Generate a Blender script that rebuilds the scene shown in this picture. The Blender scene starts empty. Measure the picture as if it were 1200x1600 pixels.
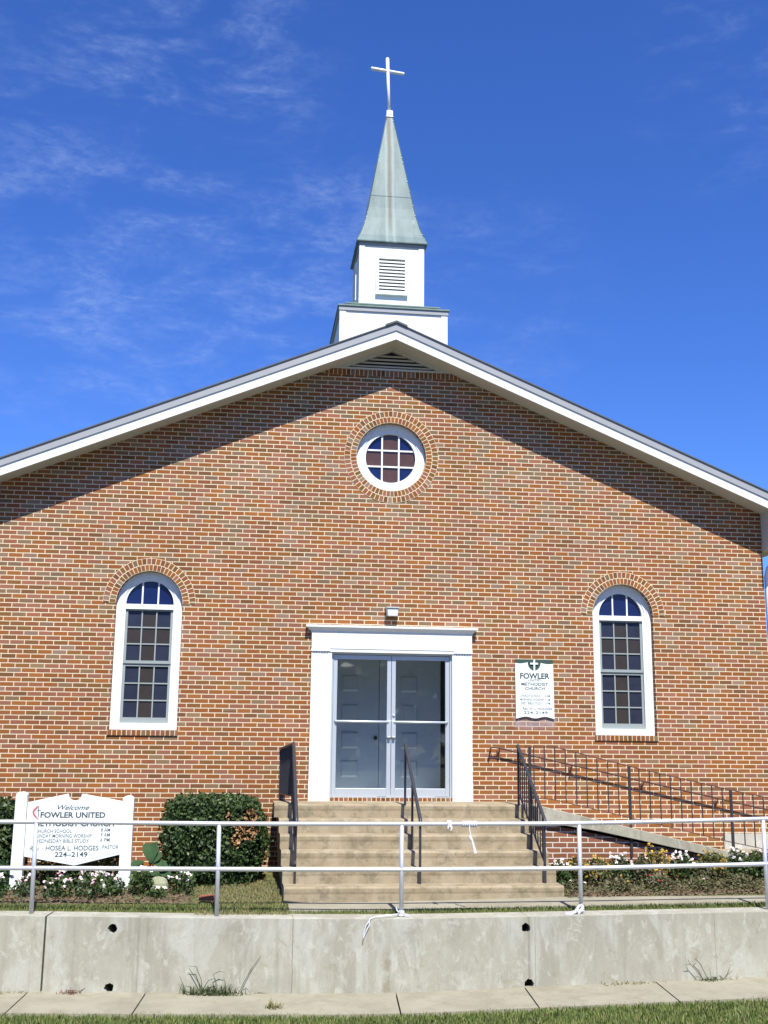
import bpy, math, random
import numpy as np
from mathutils import Vector, Matrix
from mathutils.geometry import tessellate_polygon

R = math.radians
C = bpy.context.scene.collection
scene = bpy.context.scene
rng = np.random.default_rng(7)
random.seed(7)

# ------------------------------------------------------------------ camera
cam_d = bpy.data.cameras.new('camera')
cam = bpy.data.objects.new('camera', cam_d)
C.objects.link(cam)
YAW, PIT, ROL = 0.12068686, 0.20308040, 0.01078774
F_ = Vector((math.sin(YAW) * math.cos(PIT), math.cos(YAW) * math.cos(PIT), math.sin(PIT)))
R0 = Vector((math.cos(YAW), -math.sin(YAW), 0))
U0 = R0.cross(F_)
R1 = R0 * math.cos(ROL) + U0 * math.sin(ROL)
U1 = -R0 * math.sin(ROL) + U0 * math.cos(ROL)
M = Matrix((R1, U1, -F_)).transposed().to_4x4()
M.translation = Vector((-2.0732, -16.0206, 1.8370))
cam.matrix_world = M
cam_d.sensor_fit = 'VERTICAL'
cam_d.sensor_height = 36.0
cam_d.lens = 39.005
cam_d.clip_start = 0.1
cam_d.clip_end = 3000
scene.camera = cam

# ------------------------------------------------------------------ light
SUN_EL, SUN_AZ = R(55.0), R(4.5)             # azimuth: to the right of straight out from the facade
sun_d = bpy.data.lights.new('sun', 'SUN')
sun_d.energy = 5.0
sun_d.angle = R(0.5)
sun_d.color = (1.0, 0.955, 0.88)
sun = bpy.data.objects.new('sun', sun_d)
C.objects.link(sun)
to_sun = Vector((math.sin(SUN_AZ) * math.cos(SUN_EL), -math.cos(SUN_AZ) * math.cos(SUN_EL), math.sin(SUN_EL)))
sun.rotation_euler = to_sun.to_track_quat('Z', 'Y').to_euler()
sun.location = to_sun * 60

world = bpy.data.worlds.new('World')
scene.world = world
world.use_nodes = True
scene.view_settings.view_transform = 'Standard'
scene.view_settings.look = 'None'
scene.view_settings.gamma = 1.0
scene.view_settings.exposure = 0.68
scene.cycles.max_bounces = 8
scene.cycles.transparent_max_bounces = 12


class NT:
    """small helper to write node trees as expressions"""
    def __init__(self, tree):
        self.t = tree
        self.n = tree.nodes
        self.l = tree.links

    def node(self, typ, **kw):
        n = self.n.new(typ)
        for k, v in kw.items():
            setattr(n, k, v)
        return n

    def put(self, sock, v):
        if isinstance(v, bpy.types.NodeSocket):
            self.l.new(v, sock)
        elif v is not None:
            if sock.type == 'RGBA' and not isinstance(v, (int, float)) and len(v) == 3:
                v = (*v, 1)
            sock.default_value = v

    def m(self, op, a, b=None, c=None, clamp=False):
        n = self.node('ShaderNodeMath', operation=op, use_clamp=clamp)
        self.put(n.inputs[0], a)
        if b is not None: self.put(n.inputs[1], b)
        if c is not None: self.put(n.inputs[2], c)
        return n.outputs[0]

    def vm(self, op, a, b=None, out=0):
        n = self.node('ShaderNodeVectorMath', operation=op)
        self.put(n.inputs[0], a)
        if b is not None: self.put(n.inputs[1], b)
        return n.outputs[out]

    def noise(self, vec, scale=5, detail=3, rough=0.55, dist=0.0):
        n = self.node('ShaderNodeTexNoise')
        if vec is not None: self.put(n.inputs['Vector'], vec)
        n.inputs['Scale'].default_value = scale
        n.inputs['Detail'].default_value = detail
        n.inputs['Roughness'].default_value = rough
        n.inputs['Distortion'].default_value = dist
        return n.outputs['Fac']

    def mapping(self, vec, scale=(1, 1, 1), loc=(0, 0, 0)):
        n = self.node('ShaderNodeMapping')
        self.put(n.inputs['Vector'], vec)
        n.inputs['Scale'].default_value = scale
        n.inputs['Location'].default_value = loc
        return n.outputs[0]

    def ramp(self, fac, stops, interp='LINEAR'):
        n = self.node('ShaderNodeValToRGB')
        self.put(n.inputs[0], fac)
        cr = n.color_ramp
        cr.interpolation = interp
        while len(cr.elements) < len(stops):
            cr.elements.new(0.5)
        for e, (p, c) in zip(cr.elements, stops):
            e.position = p
            e.color = (*c, 1) if len(c) == 3 else c
        return n.outputs[0]

    def step(self, v, a, b, lo=0.0, hi=1.0):
        n = self.node('ShaderNodeMapRange', interpolation_type='SMOOTHSTEP')
        self.put(n.inputs[0], v)
        n.inputs[1].default_value = a
        n.inputs[2].default_value = b
        n.inputs[3].default_value = lo
        n.inputs[4].default_value = hi
        return n.outputs[0]

    def mix(self, fac, a, b, blend='MIX'):
        n = self.node('ShaderNodeMix', data_type='RGBA', blend_type=blend)
        self.put(n.inputs[0], fac)
        self.put(n.inputs[6], a)
        self.put(n.inputs[7], b)
        return n.outputs[2]

    def sep(self, v):
        n = self.node('ShaderNodeSeparateXYZ')
        self.put(n.inputs[0], v)
        return n.outputs

    def comb(self, x=0.0, y=0.0, z=0.0):
        n = self.node('ShaderNodeCombineXYZ')
        for i, v in enumerate((x, y, z)):
            self.put(n.inputs[i], v)
        return n.outputs[0]


# ---- world: Nishita sky with thin cirrus
w = NT(world.node_tree)
w.n.clear()
sky = w.node('ShaderNodeTexSky', sky_type='NISHITA')
sky.sun_disc = False
sky.sun_elevation = SUN_EL
sky.sun_rotation = R(180) - SUN_AZ
sky.air_density = 1.0
sky.dust_density = 0.25
sky.ozone_density = 4.0
sky.altitude = 100
dirv = w.node('ShaderNodeTexCoord').outputs['Generated']
dirn = w.vm('NORMALIZE', dirv)


def patch(d, c0, c1):
    d = Vector(d).normalized()
    dt = w.vm('DOT_PRODUCT', dirn, tuple(d), out='Value')
    return w.step(dt, c0, c1)


def pix_dir(u, v, f=1733.57):
    return F_ + R1 * ((u - 600) / f) - U1 * ((v - 800) / f)


wsp = w.noise(w.mapping(dirn, (4.0, 4.0, 11.0)), 3.0, 8, 0.60, 0.5)
fine = w.noise(w.mapping(dirn, (9.0, 9.0, 22.0), (3, 1, 2)), 9.0, 5, 0.65, 0.4)
band = w.m('MAXIMUM', w.m('MULTIPLY', patch(pix_dir(180, 370), math.cos(0.23), math.cos(0.02)), 0.8),
           w.m('MULTIPLY', patch(pix_dir(470, 410), math.cos(0.14), math.cos(0.02)), 0.95))
band = w.m('MAXIMUM', band, patch(pix_dir(290, 70), math.cos(0.15), math.cos(0.02)))
band = w.m('MAXIMUM', band, w.m('MULTIPLY', patch(pix_dir(1180, 120), math.cos(0.12), math.cos(0.01)), 0.55))
band = w.m('MAXIMUM', band, w.m('MULTIPLY', patch(pix_dir(760, 480), math.cos(0.13), math.cos(0.01)), 0.35))
cl = w.m('MULTIPLY', w.step(wsp, 0.38, 0.80), band)
cl = w.m('MULTIPLY', cl, w.step(fine, 0.15, 0.85), None)
cl = w.m('MULTIPLY', cl, 0.46, clamp=True)
hs = w.node('ShaderNodeHueSaturation')
hs.inputs['Saturation'].default_value = 1.12
hs.inputs['Value'].default_value = 1.0
w.put(hs.inputs['Color'], sky.outputs[0])
tint = w.mix(1.0, hs.outputs[0], (0.51, 0.69, 1.18), 'MULTIPLY')
skyc = w.mix(cl, tint, (4.0, 4.9, 7.0))
bg = w.node('ShaderNodeBackground')
bg.inputs['Strength'].default_value = 0.10
w.put(bg.inputs['Color'], skyc)
wo = w.node('ShaderNodeOutputWorld')
w.l.new(bg.outputs[0], wo.inputs[0])


# ------------------------------------------------------------------ materials
def new_mat(name):
    m = bpy.data.materials.new(name)
    m.use_nodes = True
    nt = NT(m.node_tree)
    bsdf = nt.n['Principled BSDF']
    return m, nt, bsdf


def obj_coord(nt):
    return nt.node('ShaderNodeTexCoord').outputs['Object']


def geo_pos(nt):
    return nt.node('ShaderNodeNewGeometry').outputs['Position']


def bump(nt, bsdf, h, strength=0.4, dist=0.01):
    b = nt.node('ShaderNodeBump')
    b.inputs['Strength'].default_value = strength
    b.inputs['Distance'].default_value = dist
    nt.put(b.inputs['Height'], h)
    nt.l.new(b.outputs[0], bsdf.inputs['Normal'])


def simple_mat(name, col, rough=0.6, metal=0.0, var=0.12, scale=6.0, spec=0.5, dark=None, stretch=(1, 1, 1), bumps=0.0, bscale=60):
    m, nt, b = new_mat(name)
    pos = geo_pos(nt)
    n1 = nt.noise(nt.mapping(pos, stretch), scale, 5, 0.6)
    lo = tuple(c * (1 - var) for c in col)
    hi = tuple(min(1, c * (1 + var)) for c in col)
    c = nt.mix(n1, lo, hi)
    if dark is not None:
        n2 = nt.noise(nt.mapping(pos, stretch, (5, 3, 1)), scale * 0.7, 6, 0.7)
        c = nt.mix(nt.step(n2, 0.56, 0.78), c, dark)
    nt.put(b.inputs['Base Color'], c)
    b.inputs['Roughness'].default_value = rough
    b.inputs['Metallic'].default_value = metal
    b.inputs['Specular IOR Level'].default_value = spec
    if bumps:
        bump(nt, b, nt.noise(pos, bscale, 4, 0.6), bumps, 0.01)
    return m


def brick_mat(name, L, c, mort, offset=0.5, tone=1.0, grey_by_z=True, mcol=(0.63, 0.54, 0.375), pull=0.0):
    m, nt, b = new_mat(name)
    uv = nt.node('ShaderNodeUVMap').outputs[0]
    s = nt.sep(uv)
    pos = geo_pos(nt)
    wob = nt.m('MULTIPLY', nt.m('SUBTRACT', nt.noise(pos, 9, 2), 0.5), 0.006)
    v = nt.m('ADD', nt.m('DIVIDE', nt.m('ADD', s[1], wob), c), 100.0)
    row = nt.m('FLOOR', v)
    fv = nt.m('SUBTRACT', v, row)
    wn = nt.node('ShaderNodeTexWhiteNoise', noise_dimensions='1D')
    nt.put(wn.inputs['W'], row)
    jit = nt.m('MULTIPLY', wn.outputs[0], 0.10)
    off = nt.m('ADD', nt.m('MULTIPLY', nt.m('MODULO', row, 2.0), offset), jit)
    u = nt.m('ADD', nt.m('ADD', nt.m('DIVIDE', s[0], L), off), 200.0)
    col = nt.m('FLOOR', u)
    fu = nt.m('SUBTRACT', u, col)
    du = nt.m('MULTIPLY', nt.m('MINIMUM', fu, nt.m('SUBTRACT', 1.0, fu)), L)
    dv = nt.m('MULTIPLY', nt.m('MINIMUM', fv, nt.m('SUBTRACT', 1.0, fv)), c)
    d = nt.m('MINIMUM', du, dv)
    mask = nt.step(d, mort * 0.5 - 0.0013, mort * 0.5 + 0.0016)
    w2 = nt.node('ShaderNodeTexWhiteNoise', noise_dimensions='2D')
    nt.put(w2.inputs['Vector'], nt.comb(col, row, 0.0))
    r = w2.outputs[0]
    w3 = nt.node('ShaderNodeTexWhiteNoise', noise_dimensions='2D')
    nt.put(w3.inputs['Vector'], nt.comb(nt.m('ADD', col, 31.7), nt.m('ADD', row, 11.3), 0.0))
    r2 = w3.outputs[0]
    if grey_by_z:                      # the upper courses hold more of the grey and tan bricks
        z = nt.sep(pos)[2]
        r = nt.m('ADD', r, nt.m('MULTIPLY', nt.m('SUBTRACT', z, 3.2), 0.055), clamp=True)
    cols = [(0.00, (0.235, 0.082, 0.018)), (0.17, (0.255, 0.096, 0.022)), (0.33, (0.245, 0.098, 0.055)),
            (0.47, (0.215, 0.080, 0.034)), (0.60, (0.250, 0.112, 0.070)), (0.71, (0.185, 0.092, 0.026)),
            (0.80, (0.145, 0.072, 0.030)), (0.86, (0.205, 0.145, 0.080)), (0.925, (0.235, 0.165, 0.120)), (0.975, (0.160, 0.120, 0.075))]
    cols = [(p, tuple((x * (1 - pull) + y * pull) * tone for x, y in zip(cc, (0.235, 0.094, 0.046)))) for p, cc in cols]
    bc = nt.ramp(r, cols, 'CONSTANT')
    bc = nt.mix(1.0, bc, nt.ramp(r2, [(0, (0.86, 0.86, 0.86)), (1, (1.13, 1.12, 1.10))]), 'MULTIPLY')
    spk = nt.noise(pos, 90, 3, 0.7)
    bc = nt.mix(nt.step(spk, 0.5, 0.8, 0, 0.35), bc, tuple(0.55 * x for x in (0.30, 0.15, 0.09)))
    mn = nt.noise(pos, 2.2, 5, 0.65)
    mc = nt.mix(mn, tuple(0.82 * x for x in mcol), tuple(1.12 * x for x in mcol))
    big = nt.noise(pos, 0.7, 4, 0.6)
    cc = nt.mix(mask, mc, bc)
    cc = nt.mix(1.0, cc, nt.ramp(big, [(0.3, (0.90, 0.89, 0.88)), (0.7, (1.07, 1.06, 1.05))]), 'MULTIPLY')
    if name == 'brick':
        # pale run-off bloom on the bricks below the plaque, faint bloom along the wall foot
        q = nt.sep(pos)
        bx = nt.m('MULTIPLY', nt.step(q[0], 1.76, 1.86), nt.step(q[0], 2.46, 2.36))
        bzz = nt.m('MULTIPLY', nt.step(q[2], 1.98, 2.10), nt.step(q[2], 2.24, 2.18))
        bl = nt.m('MULTIPLY', nt.m('MULTIPLY', bx, bzz), nt.step(nt.noise(pos, 6, 4), 0.3, 0.6, 0.15, 0.6))
        cc = nt.mix(bl, cc, (0.36, 0.31, 0.33))
        dr = nt.noise(nt.mapping(pos, (2.2, 2.2, 0.28), (5, 0, 3)), 1.0, 6, 0.7)
        cc = nt.mix(nt.step(dr, 0.58, 0.80, 0, 0.30), cc, (0.10, 0.065, 0.045))
    nt.put(b.inputs['Base Color'], cc)
    b.inputs['Roughness'].default_value = 0.88
    b.inputs['Specular IOR Level'].default_value = 0.2
    h = nt.m('ADD', nt.m('MULTIPLY', mask, 1.0), nt.m('MULTIPLY', spk, 0.35))
    bump(nt, b, h, 0.55, 0.006)
    return m


M_BRICK = brick_mat('brick', 0.1985, 0.0645, 0.0120, pull=0.2)
M_RING = brick_mat('arch_brick', 0.0610, 0.0925, 0.0105, 0.5, 0.98, False)
M_SOLDIER = brick_mat('rowlock_brick', 0.0660, 0.30, 0.0105, 0.0, 0.92, False)
M_RAMPBRICK = brick_mat('ramp_brick', 0.195, 0.0672, 0.0125, 0.5, 0.92, False, (0.56, 0.53, 0.47), 0.75)
M_WHITE = simple_mat('white_paint', (0.72, 0.755, 0.74), 0.5, 0, 0.03, 3, 0.4, (0.73, 0.74, 0.71), (1, 1, .35))
M_TRIM_PLAIN = simple_mat('worn_white_paint', (0.70, 0.735, 0.72), 0.55, 0, 0.04, 5, 0.35, (0.68, 0.68, 0.64), (1, 1, .3))
def trim_mat():
    m, nt, b = new_mat('weathered_white_paint')
    pos = geo_pos(nt)
    c = nt.mix(nt.noise(nt.mapping(pos, (1, 1, .3)), 5, 5), (0.665, 0.70, 0.685), (0.725, 0.76, 0.745))
    z = nt.sep(pos)[2]
    g1 = nt.step(nt.noise(pos, 22, 6, 0.7), 0.58, 0.68)
    c = nt.mix(nt.m('MULTIPLY', g1, nt.step(z, 1.55, 1.0, 0.05, 0.65)), c, (0.30, 0.29, 0.25))
    g2 = nt.step(nt.noise(nt.mapping(pos, (14, 14, 0.6)), 1.0, 4, 0.6), 0.60, 0.75, 0, 0.35)
    c = nt.mix(g2, c, (0.50, 0.52, 0.50))
    nt.put(b.inputs['Base Color'], c)
    b.inputs['Roughness'].default_value = 0.5
    bump(nt, b, nt.noise(nt.mapping(pos, (1, 1, .2)), 50, 3), 0.12, 0.004)
    return m


M_TRIM = trim_mat()
M_SOFFIT = simple_mat('soffit_paint', (0.52, 0.50, 0.44), 0.7, 0, 0.05, 3)
M_GREYTRIM = simple_mat('grey_trim', (0.285, 0.30, 0.31), 0.6, 0, 0.08, 4)
M_SHINGLE = simple_mat('shingle', (0.10, 0.11, 0.11), 0.95, 0, 0.25, 25, 0.2)
M_ALU = simple_mat('aluminium', (0.50, 0.55, 0.58), 0.45, 0.45, 0.05, 5)
M_SASH = simple_mat('sash_paint', (0.25, 0.29, 0.28), 0.6, 0, 0.06, 8)
M_DARK = simple_mat('dark_void', (0.02, 0.022, 0.025), 0.8)
M_IRON = simple_mat('black_iron', (0.030, 0.032, 0.038), 0.42, 0.0, 0.25, 20, 0.5)
M_RUSTIRON = simple_mat('rusty_iron', (0.10, 0.045, 0.030), 0.6, 0.0, 0.3, 14, 0.4, (0.13, 0.05, 0.025))
M_INNER = simple_mat('grey_door_paint', (0.31, 0.385, 0.485), 0.5, 0, 0.05, 3)
M_VEST = simple_mat('vestibule_paint', (0.84, 0.84, 0.82), 0.8, 0, 0.05, 3)
M_LETTER = simple_mat('black_lettering', (0.045, 0.065, 0.065), 0.6)
M_GREYLETTER = simple_mat('faded_lettering', (0.115, 0.14, 0.14), 0.6)
M_RED = simple_mat('red_paint', (0.46, 0.12, 0.14), 0.5)
M_GREEN = simple_mat('dark_green_paint', (0.030, 0.060, 0.045), 0.5)
M_SIGN = simple_mat('sign_white', (0.70, 0.755, 0.74), 0.45, 0, 0.02, 4)
M_LINE = simple_mat('sign_groove', (0.50, 0.55, 0.56), 0.6)
M_BLUEPANE = simple_mat('blue_stained_glass', (0.026, 0.031, 0.052), 0.16, 0, 0.35, 5, 0.5)
M_DEEPBLUE = simple_mat('deep_blue_stained_glass', (0.008, 0.015, 0.072), 0.10, 0, 0.35, 5, 0.5)
M_RUSSETPANE = simple_mat('russet_stained_glass', (0.080, 0.042, 0.026), 0.12, 0, 0.35, 6, 0.5)
M_BROWNPANE = simple_mat('brown_stained_glass', (0.042, 0.036, 0.033), 0.16, 0, 0.3, 5, 0.5)
M_MULCH = simple_mat('mulch', (0.150, 0.105, 0.070), 0.95, 0, 0.6, 28, 0.1, (0.26, 0.20, 0.14), (1, 1, 1), 0.8, 45)
M_STONE = simple_mat('pale_stone', (0.25, 0.26, 0.165), 0.9, 0, 0.3, 9, 0.2, (0.15, 0.15, 0.10), (1, 1, 1), 0.5, 30)
M_CLAY = simple_mat('clay', (0.22, 0.075, 0.04), 0.9, 0, 0.2, 15)
M_RAG = simple_mat('white_cloth', (0.58, 0.60, 0.62), 0.9, 0, 0.15, 25)
M_SILLBRICK = M_SOLDIER


def concrete_mat(name, base, pale, dark, scale=1.0, streak=True, grain=0.12, bstr=0.35, top_dirt=None):
    m, nt, b = new_mat(name)
    pos = geo_pos(nt)
    n0 = nt.noise(nt.mapping(pos, (1, 1, 0.8)), 1.4 * scale, 6, 0.65, 0.3)
    c = nt.mix(nt.step(n0, 0.3, 0.7), tuple(x * 0.88 for x in base), tuple(x * 1.1 for x in base))
    n1 = nt.noise(nt.mapping(pos, (1, 1, 0.45), (3, 0, 1)), 2.3 * scale, 8, 0.72, 0.5)
    c = nt.mix(nt.step(n1, 0.46, 0.62, 0, 0.7), c, pale)
    if streak:
        n2 = nt.noise(nt.mapping(pos, (9, 9, 0.35), (1, 2, 0)), 1.0 * scale, 6, 0.62)
        c = nt.mix(nt.step(n2, 0.52, 0.78, 0, 0.6), c, dark)
        n4 = nt.noise(nt.mapping(pos, (13, 13, 0.5), (7, 2, 0)), 1.0 * scale, 5, 0.6)
        c = nt.mix(nt.step(n4, 0.56, 0.78, 0, 0.4), c, pale)
        n5 = nt.noise(nt.mapping(pos, (3, 3, 2.0), (9, 4, 0)), 1.3 * scale, 7, 0.75)
        c = nt.mix(nt.step(n5, 0.55, 0.70, 0, 0.55), c, dark)
        n6 = nt.noise(nt.mapping(pos, (1, 1, 0.6), (4, 4, 4)), 7.5 * scale, 8, 0.78, 0.6)
        c = nt.mix(nt.step(n6, 0.53, 0.63, 0, 0.55), c, tuple(x * 1.12 for x in pale))
        n7 = nt.noise(nt.mapping(pos, (1, 1, 0.8), (14, 4, 9)), 4.5 * scale, 8, 0.78, 0.6)
        c = nt.mix(nt.step(n7, 0.56, 0.66, 0, 0.5), c, (dark[0] * 1.05, dark[1] * 0.98, dark[2] * 0.80))
    else:
        n2 = nt.noise(pos, 3.2 * scale, 8, 0.75, 0.4)
        c = nt.mix(nt.step(n2, 0.47, 0.62, 0, 0.75), c, dark)
        n8 = nt.noise(nt.mapping(pos, (1, 1, 1), (8, 4, 2)), 9 * scale, 8, 0.8, 0.5)
        c = nt.mix(nt.step(n8, 0.54, 0.64, 0, 0.5), c, pale)
    g = nt.noise(pos, 120, 3, 0.7)
    c = nt.mix(1.0, c, nt.ramp(g, [(0.25, (1 - grain,) * 3), (0.75, (1 + grain,) * 3)]), 'MULTIPLY')
    if name == 'retaining_concrete':
        q = nt.sep(pos)
        wob = nt.m('MULTIPLY', nt.m('SUBTRACT', nt.noise(nt.mapping(pos, (1, 1, 2)), 4, 4, 0.7), 0.5), 0.05)
        for x0, wd, k in ((-1.47, 0.004, 0.75), (1.19, 0.003, 0.6), (1.12, 0.012, 0.35), (-3.13, 0.010, 0.3), (3.2, 0.003, 0.5)):
            d = nt.m('ABSOLUTE', nt.m('SUBTRACT', nt.m('ADD', q[0], nt.m('MULTIPLY', wob, 0.5)), x0))
            c = nt.mix(nt.m('MULTIPLY', nt.step(d, wd * 1.6, wd * 0.4), k), c, (0.12, 0.11, 0.085))
        d = nt.m('ABSOLUTE', nt.m('SUBTRACT', nt.m('ADD', q[0], wob), -0.44))
        st_ = nt.m('MULTIPLY', nt.step(d, 0.07, 0.015), nt.m('MULTIPLY', nt.step(q[2], -0.28, -0.5), nt.step(nt.noise(pos, 9, 5), 0.3, 0.6)))
        c = nt.mix(nt.m('MULTIPLY', st_, 0.65), c, (0.20, 0.165, 0.105))
    nt.put(b.inputs['Base Color'], c)
    b.inputs['Roughness'].default_value = 0.9
    b.inputs['Specular IOR Level'].default_value = 0.2
    bump(nt, b, nt.m('ADD', g, nt.m('MULTIPLY', n1, 1.5)), bstr, 0.006)
    return m


M_RETAIN = concrete_mat('retaining_concrete', (0.325, 0.315, 0.250), (0.420, 0.425, 0.365), (0.230, 0.220, 0.170))
M_WALK = concrete_mat('walk_concrete', (0.275, 0.258, 0.190), (0.305, 0.285, 0.215), (0.235, 0.215, 0.155), 1.0, False)
M_STEP = concrete_mat('step_concrete', (0.300, 0.245, 0.158), (0.365, 0.315, 0.220), (0.175, 0.155, 0.100), 1.6, False, 0.16, 0.5)
M_RAMP = concrete_mat('ramp_concrete', (0.30, 0.285, 0.215), (0.40, 0.385, 0.31), (0.17, 0.155, 0.11), 1.4, True)
M_ROAD = concrete_mat('road_surface', (0.20, 0.20, 0.20), (0.25, 0.25, 0.25), (0.14, 0.14, 0.14), 1.0, False)
M_FOUND = concrete_mat('foundation_concrete', (0.44, 0.43, 0.37), (0.50, 0.49, 0.43), (0.34, 0.33, 0.28), 1.0, True)


def patina_mat():
    m, nt, b = new_mat('patina_metal')
    pos = geo_pos(nt)
    n0 = nt.noise(nt.mapping(pos, (2.5, 2.5, 0.5)), 2.2, 6, 0.65)
    c = nt.mix(nt.step(n0, 0.3, 0.7), (0.072, 0.122, 0.122), (0.125, 0.195, 0.192))
    n1 = nt.noise(nt.mapping(pos, (16, 16, 0.45), (2, 0, 0)), 1.0, 4, 0.6)
    c = nt.mix(nt.step(n1, 0.60, 0.78, 0, 0.8), c, (0.21, 0.29, 0.285))
    # rust run down the middle of each face
    x = nt.sep(pos)[0]
    wob = nt.m('MULTIPLY', nt.m('SUBTRACT', nt.noise(pos, 3.0, 3), 0.5), 0.03)
    dx = nt.m('ABSOLUTE', nt.m('ADD', nt.m('SUBTRACT', x, 0.035), wob))
    dz = nt.sep(pos)[2]
    c = nt.mix(nt.m('MULTIPLY', nt.step(dx, 0.034, 0.012), nt.step(dz, 9.9, 10.4)), c, (0.085, 0.072, 0.05))
    dx2 = nt.m('ABSOLUTE', nt.m('SUBTRACT', dx, 0.06))
    c = nt.mix(nt.m('MULTIPLY', nt.step(dx2, 0.03, 0.004), 0.7), c, (0.19, 0.26, 0.25))
    nt.put(b.inputs['Base Color'], c)
    b.inputs['Roughness'].default_value = 0.5
    b.inputs['Specular IOR Level'].default_value = 0.25
    bump(nt, b, nt.noise(pos, 14, 3), 0.15, 0.01)
    return m


M_PATINA = patina_mat()
M_CAP = simple_mat('cap_patina', (0.15, 0.215, 0.195), 0.6, 0, 0.3, 9, 0.3, (0.25, 0.32, 0.29))


def glass_mat():
    m, nt, b = new_mat('clear_glass')
    out = nt.n['Material Output']
    tr = nt.node('ShaderNodeBsdfTransparent')
    tr.inputs[0].default_value = (0.95, 0.97, 0.97, 1)
    gl = nt.node('ShaderNodeBsdfGlossy')
    gl.inputs['Roughness'].default_value = 0.02
    lw = nt.node('ShaderNodeLayerWeight')
    lw.inputs[0].default_value = 0.5
    fac = nt.m('ADD', nt.m('MULTIPLY', nt.m('POWER', lw.outputs['Facing'], 5.0), 0.9), 0.075)
    mx = nt.node('ShaderNodeMixShader')
    nt.l.new(fac, mx.inputs[0])
    nt.l.new(tr.outputs[0], mx.inputs[1])
    nt.l.new(gl.outputs[0], mx.inputs[2])
    nt.l.new(mx.outputs[0], out.inputs[0])
    return m


M_GLASS = glass_mat()


def galv_mat():
    m, nt, b = new_mat('galvanised_pipe')
    pos = geo_pos(nt)
    n = nt.noise(pos, 30, 4, 0.6)
    c = nt.mix(n, (0.50, 0.52, 0.55), (0.68, 0.70, 0.73))
    n2 = nt.noise(pos, 5, 6, 0.7)
    c = nt.mix(nt.step(n2, 0.6, 0.75, 0, .5), c, (0.36, 0.35, 0.34))
    nt.put(b.inputs['Base Color'], c)
    b.inputs['Metallic'].default_value = 0.55
    b.inputs['Roughness'].default_value = 0.48
    return m


M_GALV = galv_mat()


def leaf_mat(name, cols, rough=0.5, trans=0.25, spec=0.4):
    m, nt, b = new_mat(name)
    g = nt.node('ShaderNodeNewGeometry')
    rnd = g.outputs['Random Per Island']
    st = [(i / (len(cols) - 1), c) for i, c in enumerate(cols)]
    c = nt.ramp(rnd, st)
    pn = nt.noise(g.outputs['Position'], 5.5, 4, 0.6)
    c = nt.mix(1.0, c, nt.ramp(pn, [(0.3, (0.72, 0.74, 0.78)), (0.7, (1.32, 1.26, 1.15))]), 'MULTIPLY')
    nt.put(b.inputs['Base Color'], c)
    b.inputs['Roughness'].default_value = rough
    b.inputs['Specular IOR Level'].default_value = spec
    if trans:
        out = nt.n['Material Output']
        t = nt.node('ShaderNodeBsdfTranslucent')
        nt.put(t.inputs[0], nt.mix(1.0, c, (1.0, 1.05, 0.6), 'MULTIPLY'))
        mx = nt.node('ShaderNodeMixShader')
        mx.inputs[0].default_value = trans
        nt.l.new(b.outputs[0], mx.inputs[1])
        nt.l.new(t.outputs[0], mx.inputs[2])
        nt.l.new(mx.outputs[0], out.inputs[0])
    return m


M_HEDGE = leaf_mat('hedge_leaf', [(0.020, 0.042, 0.015), (0.036, 0.070, 0.022), (0.055, 0.098, 0.030), (0.095, 0.135, 0.045)], 0.5, 0.15, 0.35)
M_DEADLEAF = leaf_mat('dead_leaf', [(0.27, 0.15, 0.065), (0.38, 0.22, 0.10), (0.20, 0.115, 0.05)], 0.7, 0.1)
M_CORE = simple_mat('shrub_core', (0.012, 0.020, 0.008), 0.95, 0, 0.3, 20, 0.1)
M_GRASS = leaf_mat('grass_blade', [(0.085, 0.135, 0.030), (0.125, 0.185, 0.045), (0.17, 0.22, 0.07), (0.28, 0.27, 0.13)], 0.6, 0.3, 0.2)
M_DRYGRASS = leaf_mat('dry_grass_blade', [(0.17, 0.20, 0.075), (0.26, 0.25, 0.12), (0.34, 0.29, 0.17), (0.13, 0.17, 0.05)], 0.7, 0.3, 0.2)
M_BEDLEAF = leaf_mat('bedding_leaf', [(0.030, 0.060, 0.018), (0.055, 0.095, 0.028), (0.085, 0.130, 0.040)], 0.5, 0.2)
M_BROWNLEAF = leaf_mat('spent_leaf', [(0.085, 0.095, 0.040), (0.14, 0.115, 0.065), (0.07, 0.105, 0.033), (0.18, 0.14, 0.085)], 0.7, 0.2)
M_MIXLEAF = leaf_mat('mixed_leaf', [(0.050, 0.080, 0.022), (0.085, 0.115, 0.035), (0.13, 0.12, 0.04), (0.16, 0.13, 0.05)], 0.6, 0.2)
M_WHITEPETAL = leaf_mat('white_petal', [(0.85, 0.82, 0.82), (0.80, 0.68, 0.70), (0.9, 0.9, 0.88)], 0.6, 0.2, 0.2)
M_PINKPETAL = leaf_mat('pink_petal', [(0.70, 0.30, 0.45), (0.82, 0.62, 0.66), (0.85, 0.75, 0.76)], 0.6, 0.2, 0.2)
M_YELLOWPETAL = leaf_mat('yellow_petal', [(0.52, 0.30, 0.03), (0.60, 0.42, 0.08), (0.38, 0.21, 0.04), (0.34, 0.32, 0.08)], 0.6, 0.2, 0.2)
M_REDPETAL = leaf_mat('red_petal', [(0.45, 0.02, 0.03), (0.50, 0.06, 0.06)], 0.6, 0.2, 0.2)
M_BIGLEAF = leaf_mat('broad_leaf', [(0.030, 0.075, 0.030), (0.050, 0.100, 0.042)], 0.75, 0.2, 0.15)
M_WEED = leaf_mat('weed_leaf', [(0.055, 0.085, 0.030), (0.085, 0.115, 0.045), (0.12, 0.13, 0.06)], 0.6, 0.2)
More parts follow.
